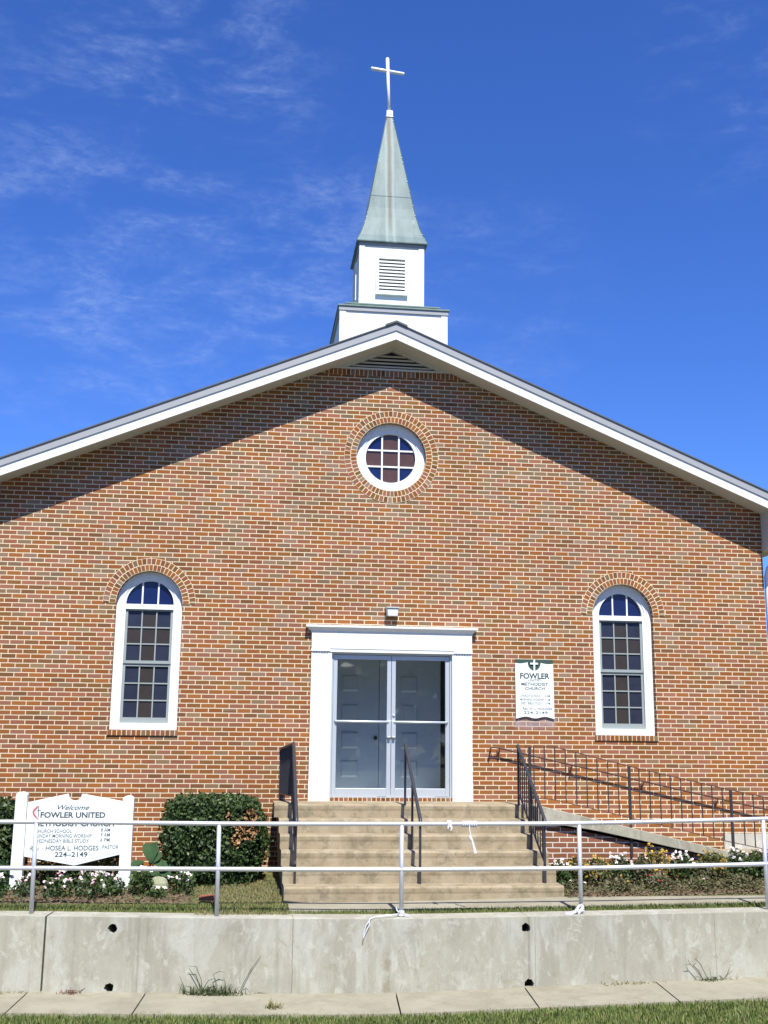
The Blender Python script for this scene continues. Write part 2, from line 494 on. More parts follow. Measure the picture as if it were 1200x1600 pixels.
M_TWIG = leaf_mat('dry_stem', [(0.16, 0.14, 0.10), (0.12, 0.10, 0.08)], 0.8, 0.0)
M_REDWEED = leaf_mat('reddish_leaf', [(0.22, 0.08, 0.06), (0.16, 0.10, 0.06)], 0.7, 0.1)


def ground_mat():
    m, nt, b = new_mat('lawn_soil')
    pos = geo_pos(nt)
    n = nt.noise(pos, 3.5, 6, 0.7)
    c = nt.mix(nt.step(n, 0.35, 0.65), (0.085, 0.105, 0.035), (0.17, 0.155, 0.075))
    g = nt.noise(pos, 60, 3, 0.7)
    c = nt.mix(1.0, c, nt.ramp(g, [(0.25, (0.6, 0.6, 0.6)), (0.75, (1.35, 1.35, 1.3))]), 'MULTIPLY')
    nt.put(b.inputs['Base Color'], c)
    b.inputs['Roughness'].default_value = 0.95
    b.inputs['Specular IOR Level'].default_value = 0.1
    bump(nt, b, g, 0.8, 0.02)
    return m


M_GROUND = ground_mat()


# ------------------------------------------------------------------ mesh helpers
class MB:
    def __init__(self):
        self.v, self.f, self.mi, self.uv = [], [], [], {}

    def add(self, verts, faces, mi=0, uvs=None):
        b = len(self.v)
        self.v.extend([tuple(x) for x in verts])
        for k, f in enumerate(faces):
            if uvs is not None:
                self.uv[len(self.f)] = [uvs[i] for i in f]
            self.f.append(tuple(i + b for i in f))
            self.mi.append(mi)
        return self

    def box(self, x0, y0, z0, x1, y1, z1, mi=0):
        v = [(x0, y0, z0), (x1, y0, z0), (x1, y1, z0), (x0, y1, z0), (x0, y0, z1), (x1, y0, z1), (x1, y1, z1), (x0, y1, z1)]
        return self.add(v, [(0, 3, 2, 1), (4, 5, 6, 7), (0, 1, 5, 4), (1, 2, 6, 5), (2, 3, 7, 6), (3, 0, 4, 7)], mi)

    def hexa(self, bottom, top, mi=0):
        v = list(bottom) + list(top)
        return self.add(v, [(0, 3, 2, 1), (4, 5, 6, 7), (0, 1, 5, 4), (1, 2, 6, 5), (2, 3, 7, 6), (3, 0, 4, 7)], mi)

    def slab(self, outer, y0, y1, holes=(), mi=0, back=True, to3=None):
        """outline(s) in (x, z), extruded from y0 (front) to y1"""
        loops = [list(outer)] + [list(h) for h in holes]
        if to3 is None:
            to3 = lambda p, y: (p[0], y, p[1])
        flat = [p for lp in loops for p in lp]
        tris = tessellate_polygon([[Vector((p[0], p[1], 0)) for p in lp] for lp in loops])
        n = len(flat)
        area = lambda t: ((flat[t[1]][0] - flat[t[0]][0]) * (flat[t[2]][1] - flat[t[0]][1]) - (flat[t[1]][1] - flat[t[0]][1]) * (flat[t[2]][0] - flat[t[0]][0]))
        tr = []
        for t in tris:
            a = area(t)
            if abs(a) < 1e-12: continue
            tr.append(tuple(t) if a > 0 else tuple(reversed(t)))
        verts = [to3(p, y0) for p in flat] + [to3(p, y1) for p in flat]
        faces = list(tr)
        if back:
            faces += [tuple(i + n for i in reversed(t)) for t in tr]
        i0 = 0
        for k, lp in enumerate(loops):
            m_ = len(lp)
            a2 = sum(lp[i][0] * lp[(i + 1) % m_][1] - lp[(i + 1) % m_][0] * lp[i][1] for i in range(m_))
            ccw = a2 > 0
            if k > 0: ccw = not ccw
            for i in range(m_):
                a, c = i0 + i, i0 + (i + 1) % m_
                faces.append((a, a + n, c + n, c) if ccw else (a, c, c + n, a + n))
            i0 += m_
        return self.add(verts, faces, mi)

    def tube(self, path, r, seg=10, mi=0, caps=True):
        P = [Vector(p) for p in path]
        rr = r if isinstance(r, (list, tuple)) else [r] * len(P)
        verts, faces = [], []
        prev = None
        for i, p in enumerate(P):
            t = (P[min(i + 1, len(P) - 1)] - P[max(i - 1, 0)]).normalized()
            if prev is None:
                a = Vector((0, 0, 1)) if abs(t.z) < 0.9 else Vector((1, 0, 0))
                n1 = t.cross(a).normalized()
            else:
                n1 = (prev - t * prev.dot(t)).normalized()
            prev = n1
            n2 = t.cross(n1)
            for k in range(seg):
                an = 2 * math.pi * k / seg
                verts.append(p + (n1 * math.cos(an) + n2 * math.sin(an)) * rr[i])
        for i in range(len(P) - 1):
            for k in range(seg):
                a, b = i * seg + k, i * seg + (k + 1) % seg
                faces.append((a, b, b + seg, a + seg))
        if caps:
            faces.append(tuple(range(seg - 1, -1, -1)))
            faces.append(tuple((len(P) - 1) * seg + k for k in range(seg)))
        return self.add(verts, faces, mi)

    def bar(self, p, q, wd, hg, mi=0, up=(0, 0, 1)):
        """rectangular bar from p to q, wd across, hg along 'up'"""
        p, q = Vector(p), Vector(q)
        t = (q - p).normalized()
        s = t.cross(Vector(up)).normalized()
        u = s.cross(t).normalized()
        c = [(-s * wd - u * hg) / 2, (s * wd - u * hg) / 2, (s * wd + u * hg) / 2, (-s * wd + u * hg) / 2]
        return self.hexa([p + x for x in c], [q + x for x in c], mi)

    def build(self, name, mats, parent=None, smooth=False, label=None, kind=None, bevel=0.0):
        me = bpy.data.meshes.new(name)
        off = Vector((0, 0, 0))
        o_ = parent
        while o_ is not None:
            off += o_.location
            o_ = o_.parent
        V = np.array(self.v, float)
        me.from_pydata((V - np.array(off)).tolist(), [], self.f)
        for m_ in (mats if isinstance(mats, (list, tuple)) else [mats]):
            me.materials.append(m_)
        me.polygons.foreach_set('material_index', self.mi)
        uvl = me.uv_layers.new(name='UVMap')
        uvs = np.zeros((len(me.loops), 2), np.float32)
        for pi, p in enumerate(me.polygons):
            n = p.normal
            ax, ay, az = abs(n.x), abs(n.y), abs(n.z)
            cus = self.uv.get(pi)
            for j, li in enumerate(p.loop_indices):
                if cus is not None:
                    uvs[li] = cus[j]
                else:
                    x, y, z = V[me.loops[li].vertex_index]
                    uvs[li] = (x, z) if ay >= ax and ay >= az else ((y, z) if ax >= az else (x, y))
        uvl.data.foreach_set('uv', uvs.ravel())
        if smooth:
            me.polygons.foreach_set('use_smooth', [True] * len(me.polygons))
        ob = bpy.data.objects.new(name, me)
        C.objects.link(ob)
        ob.parent = parent
        if bevel:
            bm_ = ob.modifiers.new('bevel', 'BEVEL')
            bm_.width = bevel
            bm_.segments = 2
            bm_.limit_method = 'ANGLE'
            bm_.angle_limit = R(40)
        if label: ob['label'] = label
        if kind: ob['kind'] = kind
        return ob


def raw_mesh(name, V, Fc, mat, parent=None, kind=None, label=None):
    """fast path for big leaf / blade meshes: V (n,3), Fc (m,k)"""
    off = Vector((0, 0, 0))
    o_ = parent
    while o_ is not None:
        off += o_.location
        o_ = o_.parent
    V = np.asarray(V, np.float32) - np.array(off, np.float32)
    Fc = np.asarray(Fc, np.int32)
    me = bpy.data.meshes.new(name)
    m_, k = Fc.shape
    me.vertices.add(len(V))
    me.vertices.foreach_set('co', V.ravel())
    me.loops.add(m_ * k)
    me.loops.foreach_set('vertex_index', Fc.ravel())
    me.polygons.add(m_)
    me.polygons.foreach_set('loop_start', np.arange(0, m_ * k, k, dtype=np.int32))
    me.polygons.foreach_set('loop_total', np.full(m_, k, np.int32))
    me.update(calc_edges=True)
    me.validate()
    me.materials.append(mat)
    ob = bpy.data.objects.new(name, me)
    C.objects.link(ob)
    ob.parent = parent
    if kind: ob['kind'] = kind
    if label: ob['label'] = label
    return ob


def thing(name, label, cat, loc=(0, 0, 0), group=None):
    o = bpy.data.objects.new(name, None)
    C.objects.link(o)
    o.location = loc
    o.empty_display_size = 0.2
    o['label'] = label
    o['category'] = cat
    if group: o['group'] = group
    return o


def tag(o, label, cat, group=None):
    o['label'] = label
    o['category'] = cat
    if group: o['group'] = group
    return o


def arch(cx, hw, zb, zs, r=None, n=28):
    r = hw if r is None else r
    pts = [(cx - hw, zb), (cx + hw, zb)]
    for i in range(n + 1):
        a = math.pi * i / n
        pts.append((cx + r * math.cos(a), zs + r * math.sin(a)))
    return pts


def circle(cx, cz, r, n=56):
    return [(cx + r * math.cos(2 * math.pi * i / n), cz + r * math.sin(2 * math.pi * i / n)) for i in range(n)]


def clip(poly, axis, val, keep_less):
    out = []
    for i in range(len(poly)):
        a, b = poly[i], poly[(i + 1) % len(poly)]
        ia = (a[axis] <= val) == keep_less
        ib = (b[axis] <= val) == keep_less
        if ia: out.append(a)
        if ia != ib:
            t = (val - a[axis]) / (b[axis] - a[axis])
            out.append((a[0] + t * (b[0] - a[0]), a[1] + t * (b[1] - a[1])))
    return out


def clip_rect(poly, x0, x1, z0, z1):
    for ax, v, kl in ((0, x0, False), (0, x1, True), (1, z0, False), (1, z1, True)):
        if poly: poly = clip(poly, ax, v, kl)
    return poly


def add_text(mb, body, x0, x1, zc, h, y, mi=0, shear=0.0, bold=0.0, depth=0.003, to3=None):
    """block letters fitted between x0 and x1, cap height h, centred on zc"""
    cu = bpy.data.curves.new('txt', 'FONT')
    cu.body = body
    cu.size = 1.0
    cu.shear = shear
    cu.offset = bold * 0.8 + 0.008
    cu.resolution_u = 3
    ob = bpy.data.objects.new('txt', cu)
    C.objects.link(ob)
    dg = bpy.context.evaluated_depsgraph_get()
    dg.update()
    me = bpy.data.meshes.new_from_object(ob.evaluated_get(dg))
    vs = [v.co.copy() for v in me.vertices]
    fs = [tuple(p.vertices) for p in me.polygons]
    bpy.data.objects.remove(ob)
    bpy.data.curves.remove(cu)
    bpy.data.meshes.remove(me)
    if not vs: return
    a, b = min(v.x for v in vs), max(v.x for v in vs)
    sx = (x1 - x0) / (b - a)
    cap = 0.70
    sz = h / cap
    mb.add([(x0 + (v.x - a) * sx, y, zc - h / 2 + v.y * sz) for v in vs], fs, mi)


# ================================================================== terrain
A_ = R(4.2)
T2 = np.array([math.cos(A_), -math.sin(A_)])
N2 = np.array([math.sin(A_), math.cos(A_)])
O2 = np.array([-0.27, -3.10])


def street(s, n, z=0.0):
    p = O2 + T2 * s + N2 * n
    return (p[0], p[1], z)


S_KEY = [-60, -9, -4.4, -2.2, -0.2, 1.9, 4.1, 9, 60]
TOP_KEY = [-0.02, -0.04, -0.066, -0.086, -0.092, -0.049, 0.004, 0.08, 0.1]
BOT_KEY = [-0.80, -0.83, -0.860, -0.874, -0.878, -0.790, -0.700, -0.56, -0.5]


def smooth_interp(s, k, v):
    s = np.asarray(s, float)
    return (np.interp(s - 0.5, k, v) + np.interp(s, k, v) * 2 + np.interp(s + 0.5, k, v)) / 4


def wall_top(s): return smooth_interp(s, S_KEY, TOP_KEY)


def wall_bot(s): return smooth_interp(s, S_KEY, BOT_KEY)


def sstep(x, a, b):
    t = np.clip((x - a) / (b - a), 0, 1)
    return t * t * (3 - 2 * t)


def upper_z(x, y):
    x, y = np.asarray(x, float), np.asarray(y, float)
    s = (x - O2[0]) * T2[0] + (y - O2[1]) * T2[1]
    n = (x - O2[0]) * N2[0] + (y - O2[1]) * N2[1]
    t = np.clip(n / 3.0, 0, 1)
    z = (wall_top(s) - 0.012) * (1 - t) + 0.09 * t
    z = z + 0.24 * sstep(x, 3.7, 4.8) * sstep(y, -1.75, -1.1)
    return z


def lower_z(s, n):
    z = wall_bot(s) - 0.035
    return z + np.clip((-n - 5.0) / 8.0, 0, 1) * 1.05


def sheet(name, f, us, vs, mat, kind='structure'):
    U, W = np.meshgrid(us, vs, indexing='ij')
    P = f(U, W)
    nu, nv = len(us), len(vs)
    V = np.stack(P, -1).reshape(-1, 3)
    idx = np.arange(nu * nv).reshape(nu, nv)
    Fc = np.stack([idx[:-1, :-1], idx[1:, :-1], idx[1:, 1:], idx[:-1, 1:]], -1).reshape(-1, 4)
    return raw_mesh(name, V, Fc, mat, None, kind)


def ground_f(s, n):
    x = O2[0] + T2[0] * s + N2[0] * n
    y = O2[1] + T2[1] * s + N2[1] * n
    z = np.where(n < 0.1, lower_z(s, n), upper_z(x, y))
    return x, y, z


us = np.concatenate([[-900, -300, -100, -40, -20], np.arange(-12, 12.1, 0.15), [20, 40, 100, 300, 900]])
vs = np.concatenate([[-900, -200, -60, -30, -16, -13, -10, -7, -5, -3, -2, -1.05, -0.5, -0.02, 0.165], np.arange(0.25, 4.2, 0.1), [6, 12, 25, 60, 200, 900]])
sheet('ground', ground_f, us, vs, M_GROUND)

# street-side pavement, its slabs divided by skewed joints
JOINTS = [-9.0, -7.9, -6.6, -5.3, -4.0, -2.75, -0.06, 1.35, 2.80, 4.22, 5.6, 7.0, 9.0]


def side_f(s, n):
    x = O2[0] + T2[0] * s + N2[0] * n
    y = O2[1] + T2[1] * s + N2[1] * n
    return x, y, wall_bot(s) + 0.006 + 0.02 * (n + 1.05)


mb = MB()
for a, b in zip(JOINTS[:-1], JOINTS[1:]):
    xs = np.linspace(a + 0.008, b - 0.008, 10)
    for i in range(9):
        q = []
        for s_, n_ in ((xs[i], -1.045), (xs[i + 1], -1.045), (xs[i + 1], -0.12), (xs[i], -0.12)):
            x, y, z = side_f(s_, n_)
            q.append((float(x), float(y), float(z)))
        mb.hexa([(p[0], p[1], p[2] - 0.06) for p in q], q)
mb.build('sidewalk', M_WALK, kind='structure')

sheet('road', lambda a, b: (O2[0] + T2[0] * a + N2[0] * b, O2[1] + T2[1] * a + N2[1] * b, lower_z(a, b) + 0.02 - 0.0 * b),
      np.concatenate([[-300, -100, -40, -20], np.arange(-12, 12.1, 1.0), [20, 40, 100, 300]]), np.arange(-12.5, -4.0, 0.5), M_ROAD)

# church walk along the foot of the steps
WALK_F = ([-1.5, 0.4, 4.0, 9], [-2.77, -2.80, -3.00, -3.35])
WALK_B = ([-1.5, 1.9, 2.1, 4.0, 9], [-2.32, -2.32, -2.36, -2.56, -2.9])
wx = np.arange(-1.50, 9.0, 0.25)
mb = MB()
for i in range(len(wx) - 1):
    q = []
    for x, K in ((wx[i], WALK_F), (wx[i + 1], WALK_F), (wx[i + 1], WALK_B), (wx[i], WALK_B)):
        y = float(np.interp(x, *K))
        q.append((x, y, float(upper_z(x, y)) + 0.022))
    mb.hexa([(p[0], p[1], p[2] - 0.10) for p in q], q)
mb.build('walkway', M_WALK, kind='structure')


def bed(name, x0, x1, y0, y1, mat, dz, jag=0.06):
    xs = np.arange(x0, x1 + 0.01, 0.12)
    tt = np.linspace(0, 1, 16)

    def f(X, T):
        e0 = y0 + jag * np.sin(X * 5.1) + jag * 0.6 * np.sin(X * 11.3 + 1)
        y = e0 + (y1 - e0) * T
        k = np.minimum(np.minimum(T, 1 - T) * 7, 1) * np.clip(np.minimum(X - x0, x1 - X) * 4, 0, 1)
        return X, y, upper_z(X, y) - 0.03 + (dz + 0.03) * k + 0.012 * k * np.sin(X * 17) * np.sin(y * 19 + X * 3)
    return sheet(name, f, xs, tt, mat)


bed('flower_bed_soil', -7.0, -2.50, -2.38, -0.0, M_MULCH, 0.022)
bed('flower_bed_soil', 1.80, 7.0, -2.38, -1.10, M_MULCH, 0.024, 0.03)

# ================================================================== church
church = thing('church', 'red brick gabled church with white trim and a green metal steeple', 'church', (0, 0, 0))

RIDGE_X, EAVE = -0.026, 6.15
SL = 0.417
FB = 7.715                                    # fascia bottom at the ridge


def rake(x): return FB - SL * abs(x - RIDGE_X)


WX0, WX1 = -5.79, 5.74
DOORX0, DOORX1, DOORZ1 = -0.872, 0.893, 3.09
CXW = (-3.480, 3.488)
HW, ZB, ZS = 0.466, 1.946, 3.711
RX, RZ, RR = -0.026, 6.011, 0.525
VZ = 7.36                                     # bottom of the gable vent
vx = (rake(RIDGE_X) + 0.03 - VZ) / SL
outer = [(WX0, -0.30), (DOORX0, -0.30), (DOORX0, DOORZ1), (DOORX1, DOORZ1), (DOORX1, -0.30), (WX1, -0.30),
         (WX1, rake(WX1) + 0.06), (RIDGE_X + vx, VZ), (RIDGE_X - vx, VZ), (WX0, rake(WX0) + 0.06)]
mb = MB()
mb.slab(outer, 0.0, 0.26, [arch(CXW[0], HW, ZB, ZS), arch(CXW[1], HW, ZB, ZS), circle(RX, RZ, RR)])
mb.build('front_wall', M_BRICK, church)
mb = MB()
mb.box(WX0, 0.263, -0.3, WX0 + 0.2, 18, 5.3)
mb.box(WX1 - 0.2, 0.263, -0.3, WX1, 18, 5.3)
mb.box(WX0 + 0.2, 17.8, -0.3, WX1 - 0.2, 18, 5.3)
mb.slab([(WX0 + .2, 5.3), (WX1 - .2, 5.3), (RIDGE_X, 7.6)], 17.8, 18.0)
mb.build('side_wall', M_BRICK, church)

# rowlock course under the gable vent
mb = MB()
mb.box(RIDGE_X - vx - 0.12, -0.006, VZ - 0.095, RIDGE_X + vx + 0.12, -0.0005, VZ - 0.004)
mb.build('rowlock_course', M_SOLDIER, church)

# roof
roof = None
mb = MB()
T0 = 0.262
cs = [(RIDGE_X, FB + T0), (EAVE, rake(EAVE) + T0), (EAVE, rake(EAVE) + T0 - .018), (RIDGE_X, FB + T0 - .018), (-EAVE, rake(-EAVE) + T0 - .018), (-EAVE, rake(-EAVE) + T0)]
cs = cs[::-1]
mb.slab(cs, -0.465, 18.5)
roof = mb.build('roof', M_SHINGLE, church)
mb = MB()
for k in range(-1, 2, 2):
    mb.hexa([(RIDGE_X, -0.475, FB + T0 - 0.01), (RIDGE_X + k * .165, -0.475, FB + T0 - .01 - .165 * SL), (RIDGE_X + k * .165, 18.4, FB + T0 - .01 - .165 * SL), (RIDGE_X, 18.4, FB + T0 - .01)][::k],
            [(RIDGE_X, -0.475, FB + T0 + 0.022), (RIDGE_X + k * .165, -0.475, FB + T0 + .022 - .165 * SL), (RIDGE_X + k * .165, 18.4, FB + T0 + .022 - .165 * SL), (RIDGE_X, 18.4, FB + T0 + .022)][::k])
mb.build('ridge_cap', M_SHINGLE, roof)
mb = MB()
for k in (-1, 1):
    e = k * EAVE
    p = [(RIDGE_X, FB), (e, rake(e)), (e, rake(e) + 0.135), (RIDGE_X, FB + 0.135)]
    mb.slab(p if k > 0 else p[::-1], -0.430, -0.395)
mb.build('fascia', M_WHITE, roof)
mb = MB()
for k in (-1, 1):
    e = k * (EAVE + .01)
    p = [(RIDGE_X, FB + 0.135), (e, rake(e) + 0.135), (e, rake(e) + T0 - 0.0185), (RIDGE_X, FB + T0 - 0.0185)]
    mb.slab(p if k > 0 else p[::-1], -0.448, -0.38)
mb.build('rake_trim', M_GREYTRIM, roof)
mb = MB()
for k in (-1, 1):
    e = k * EAVE
    p = [(RIDGE_X, FB + .025), (e, rake(e) + .025), (e, rake(e) + .10), (RIDGE_X, FB + .10)]
    mb.slab(p if k > 0 else p[::-1], -0.396, 0.25)
mb.build('soffit', M_SOFFIT, roof)
for k, wx_ in ((1, WX1), (-1, WX0)):
    mb = MB()
    a, b = (wx_ + 0.004, EAVE) if k > 0 else (-EAVE, wx_ - 0.004)
    zt = rake(EAVE) + 0.03
    inner = wx_ + 0.004 * k
    if k > 0:
        p = [(a, 4.74), (b, 4.74), (b, zt), (a, rake(a) + .035)]
    else:
        p = [(a, 4.74), (b, 4.74), (b, rake(b) + .035), (a, zt)]
    mb.slab(p, -0.393, -0.004)
    mb.box(a, 0.0, 4.80, b, 18.2, zt + 0.1)
    mb.build('eave_box', M_SOFFIT, roof)

# gable vent under the peak
vent = MB()
vent.slab([(RIDGE_X - vx, VZ), (RIDGE_X + vx, VZ), (RIDGE_X, FB + 0.028)], 0.10, 0.14)
vent = vent.build('gable_vent', M_DARK, church)
mb = MB()
mb.box(RIDGE_X - vx + .02, -0.012, VZ, RIDGE_X + vx - .02, 0.12, VZ + 0.03)
mb.build('vent_sill', M_SOFFIT, vent)
mb = MB()
for k in (-1, 1):
    p = [(RIDGE_X, FB + 0.026), (RIDGE_X + k * vx, VZ), (RIDGE_X + k * (vx - .15), VZ), (RIDGE_X, FB + 0.026 - .062)]
    mb.slab(p if k < 0 else p[::-1], -0.008, 0.08)
mb.build('vent_frame', M_SOFFIT, vent)
for i in range(4):
    z = VZ + 0.052 + i * 0.056
    hwid = (FB - 0.05 - z) / SL
    mb = MB()
    mb.hexa([(RIDGE_X - hwid, -0.004, z), (RIDGE_X + hwid, -0.004, z), (RIDGE_X + hwid, 0.010, z - .004), (RIDGE_X - hwid, 0.010, z - .004)],
            [(RIDGE_X - hwid, 0.006, z + .024), (RIDGE_X + hwid, 0.006, z + .024), (RIDGE_X + hwid, 0.05, z + .026), (RIDGE_X - hwid, 0.05, z + .026)])
    mb.build('slat', M_SOFFIT, vent)

# downspout on the right-hand corner
mb = MB()
mb.tube([(6.0, -0.10, 4.74), (5.99, -0.08, 4.66), (5.83, 0.0, 4.48), (5.81, 0.02, 4.36), (5.81, 0.02, 0.32)], 0.045, 10)
mb.build('downspout', M_WHITE, church, True)
mb = MB()
mb.box(4.89, -0.03, 0.0, 8.0, -0.002, 0.565)
mb.build('foundation_wall', M_FOUND, church)


# ---- arched windows
def ring_band(mb, cx, cz, r0, r1, a0, a1, y0, y1, n, pitch):
    """brick ring laid flat on the wall, with polar UVs"""
    rm = (r0 + r1) / 2
    nb = max(1, round(abs(a1 - a0) * rm / pitch))
    sc = nb * 0.061 / abs(a1 - a0)
    V, Fc, UV = [], [], []
    for i in range(n + 1):
        a = a0 + (a1 - a0) * i / n
        for r in (r0, r1):
            V.append((cx + r * math.cos(a), y0, cz + r * math.sin(a)))
            UV.append((abs(a - a0) * sc, (r - r0) / (r1 - r0) * 0.185))
    for i in range(n):
        Fc.append((2 * i, 2 * i + 1, 2 * i + 3, 2 * i + 2))
    mb.add(V, Fc, 0, UV)
    V2 = [(v[0], y1, v[2]) for v in V]
    W, G, U2 = V + V2, [], UV + UV
    k = len(V)
    for i in range(n):
        G.append((2 * i + 1, 2 * i + 1 + k, 2 * i + 3 + k, 2 * i + 3))
    mb.add(W, G, 0, U2)


def moulding(mb, loops, ys, ring_off):
    pass


def make_window(cx):
    wnd = MB()
    # stepped frame: outer mould, inner stop, transom, sill board
    oi = arch(cx, HW - 0.002, ZB + 0.002, ZS, HW - 0.002)
    m1 = arch(cx, HW - 0.055, ZB + 0.05, ZS, HW - 0.055)
    m2 = arch(cx, HW - 0.095, ZB + 0.075, ZS, HW - 0.095)
    m3 = arch(cx, 0.335, 2.04, ZS, 0.335)
    wnd.slab(oi, 0.085, 0.21, [m1])
    wnd.slab(m1, 0.096, 0.21, [m2])
    wnd.slab(m2, 0.108, 0.21, [m3])
    wnd.box(cx - 0.337, 0.100, 3.640, cx + 0.337, 0.188, 3.712)
    for k in (-1, 1):
        wnd.box(cx + k * 0.112 - 0.011, 0.130, 3.712, cx + k * 0.112 + 0.011, 0.165, ZS + math.sqrt(0.335 ** 2 - 0.112 ** 2) + .01)
    o = wnd.build('arched_window', M_TRIM, church)
    # panes
    P = MB()
    fan = [p for p in arch(cx, 0.335, 3.712, ZS, 0.335)]
    for a, b in ((-0.336, -0.112), (-0.112, 0.112), (0.112, 0.336)):
        P.add(*poly_face(clip_rect(fan, cx + a, cx + b, 3.70, 4.2), 0.150), 2)
    pat = [[1, 0, 1], [0, 0, 0], [1, 0, 1]], [[1, 0, 1], [1, 0, 1], [1, 0, 1]]
    for (z0, z1), g, y in (((2.91, 3.63), pat[0], 0.152), ((2.115, 2.835), pat[1], 0.168)):
        for r_ in range(3):
            zt, zb = z1 - (z1 - z0) * r_ / 3, z1 - (z1 - z0) * (r_ + 1) / 3
            for c_ in range(3):
                xa, xb = cx - 0.305 + 0.61 * c_ / 3, cx - 0.305 + 0.61 * (c_ + 1) / 3
                P.add([(xa, y, zb), (xb, y, zb), (xb, y, zt), (xa, y, zt)], [(0, 1, 2, 3)], 0 if g[r_][c_] else 1)
    P.build('panes', [M_BLUEPANE, M_BROWNPANE, M_DEEPBLUE], o)
    S = MB()
    for (z0, z1), y in (((2.87, 3.64), 0.128), ((2.04, 2.87), 0.143)):
        S.box(cx - 0.335, y, z0, cx - 0.300, y + 0.028, z1)
        S.box(cx + 0.300, y, z0, cx + 0.335, y + 0.028, z1)
        if y < 0.14:
            S.box(cx - 0.300, y - .002, z0, cx + 0.300, y + 0.027, z0 + 0.042)
            S.box(cx - 0.300, y + .001, z1 - 0.022, cx + 0.300, y + 0.028, z1)
            za, zb = z0 + .042, z1 - .022
        else:
            S.box(cx - 0.300, y + .001, z0, cx + 0.300, y + 0.028, z0 + 0.078)
            S.box(cx - 0.300, y + .001, z1 - 0.038, cx + 0.300, y + 0.028, z1 - .002)
            za, zb = z0 + .078, z1 - .038
        for k in (-1, 1):
            S.box(cx + k * 0.102 - 0.009, y + 0.008, za, cx + k * 0.102 + 0.009, y + 0.030, zb)
        for r_ in (1, 2):
            zc = za + (zb - za) * r_ / 3
            S.box(cx - 0.300, y + 0.010, zc - 0.009, cx + 0.300, y + 0.029, zc + 0.009)
    S.build('sash', M_SASH, o)
    A = MB()
    ring_band(A, cx, ZS, HW + 0.001, HW + 0.186, 0, math.pi, -0.006, 0.0, 40, 0.061)
    A.build('brick_arch', M_RING, o)
    B = MB()
    B.hexa([(cx - 0.482, -0.020, 1.868), (cx + 0.482, -0.020, 1.868), (cx + 0.482, 0.07, 1.868), (cx - 0.482, 0.07, 1.868)],
           [(cx - 0.482, -0.020, 1.940), (cx + 0.482, -0.020, 1.940), (cx + 0.482, 0.07, 1.9445), (cx - 0.482, 0.07, 1.9445)])
    B.build('sill', M_SOLDIER, o, bevel=0.004)
    return o


def poly_face(pts, y):
    return [(p[0], y, p[1]) for p in pts], [tuple(range(len(pts)))]


for cx in CXW:
    o = make_window(cx)

# ---- round window
mb = MB()
for r0, r1, y in ((RR - .002, 0.475, 0.082), (0.475, 0.435, 0.094), (0.435, 0.378, 0.106)):
    mb.slab(circle(RX, RZ, r0), y, 0.19, [circle(RX, RZ, r1)])
for k in (-1, 1):
    L_ = math.sqrt(0.38 ** 2 - 0.128 ** 2) + 0.01
    mb.box(RX + k * 0.128 - 0.012, 0.128, RZ - L_, RX + k * 0.128 + 0.012, 0.170, RZ + L_)
    mb.box(RX - L_, 0.131, RZ + k * 0.126 - 0.012, RX + L_, 0.168, RZ + k * 0.126 + 0.012)
rw = mb.build('round_window', M_TRIM, church)
mb = MB()
xs, zs_ = (-0.4, -0.128, 0.128, 0.4), (-0.4, -0.126, 0.126, 0.4)
for i in range(3):
    for j in range(3):
        pl = clip_rect(circle(RX, RZ, 0.38), RX + xs[i], RX + xs[i + 1], RZ + zs_[j], RZ + zs_[j + 1])
        mb.add(*poly_face(pl, 0.152), 1 if (i == 1 or j == 1) else 0)
mb.build('panes', [M_DEEPBLUE, M_RUSSETPANE], rw)
mb = MB()
ring_band(mb, RX, RZ, RR + 0.001, RR + 0.186, 0, 2 * math.pi, -0.006, 0.0, 72, 0.062)
mb.build('brick_ring', M_RING, rw)

# ---- entrance surround
sur = MB()
sur.box(-1.160, -0.060, 3.122, 1.176, -0.001, 3.352)                 # frieze
sur.box(-0.902, -0.052, 3.075, 0.920, 0.05, 3.121)                   # head casing
sur = sur.build('door_surround', M_TRIM, church)
mb = MB()
mb.box(-1.172, -0.066, 3.352, 1.188, -0.001, 3.372)
mb.hexa([(-1.176, -0.068, 3.372), (1.192, -0.068, 3.372), (1.192, -0.001, 3.372), (-1.176, -0.001, 3.372)],
        [(-1.235, -0.108, 3.425), (1.238, -0.108, 3.425), (1.238, -0.001, 3.425), (-1.235, -0.001, 3.425)])
mb.box(-1.248, -0.118, 3.425, 1.250, -0.001, 3.455)
mb.build('cornice', M_TRIM, sur)
for x0, x1 in ((-1.160, -0.900), (0.918, 1.176)):
    mb = MB()
    n_fl = 6
    pts = [(x1, -0.001), (x0, -0.001), (x0, -0.048)]
    wv = (x1 - x0 - 0.03) / n_fl
    for i in range(n_fl):
        a = x0 + 0.015 + i * wv
        pts += [(a + wv * 0.08, -0.048), (a + wv * 0.25, -0.041), (a + wv * 0.75, -0.041), (a + wv * 0.92, -0.048)]
    pts += [(x1, -0.048)]
    mb.slab(pts[::-1], 1.262, 3.085, to3=lambda p, y: (p[0], p[1], y))
    mb.box(x0 - .004, -0.066, 1.0, x1 + .004, -0.001, 1.262)
    mb.box(x0 - .008, -0.066, 3.085, x1 + .008, -0.001, 3.100)
    mb.box(x0 - .004, -0.060, 3.100, x1 + .004, -0.001, 3.1215)
    mb.build('pilaster', M_TRIM, sur)
for x0, x1 in ((-0.899, -0.866), (0.888, 0.917)):
    mb = MB()
    mb.box(x0, -0.040, 1.0, x1, 0.07, 3.074)
    mb.build('jamb_casing', M_TRIM, sur)
mb = MB()
mb.box(-0.865, -0.018, 0.985, 0.887, 0.10, 1.045)
mb.build('threshold', M_SOLDIER, sur)

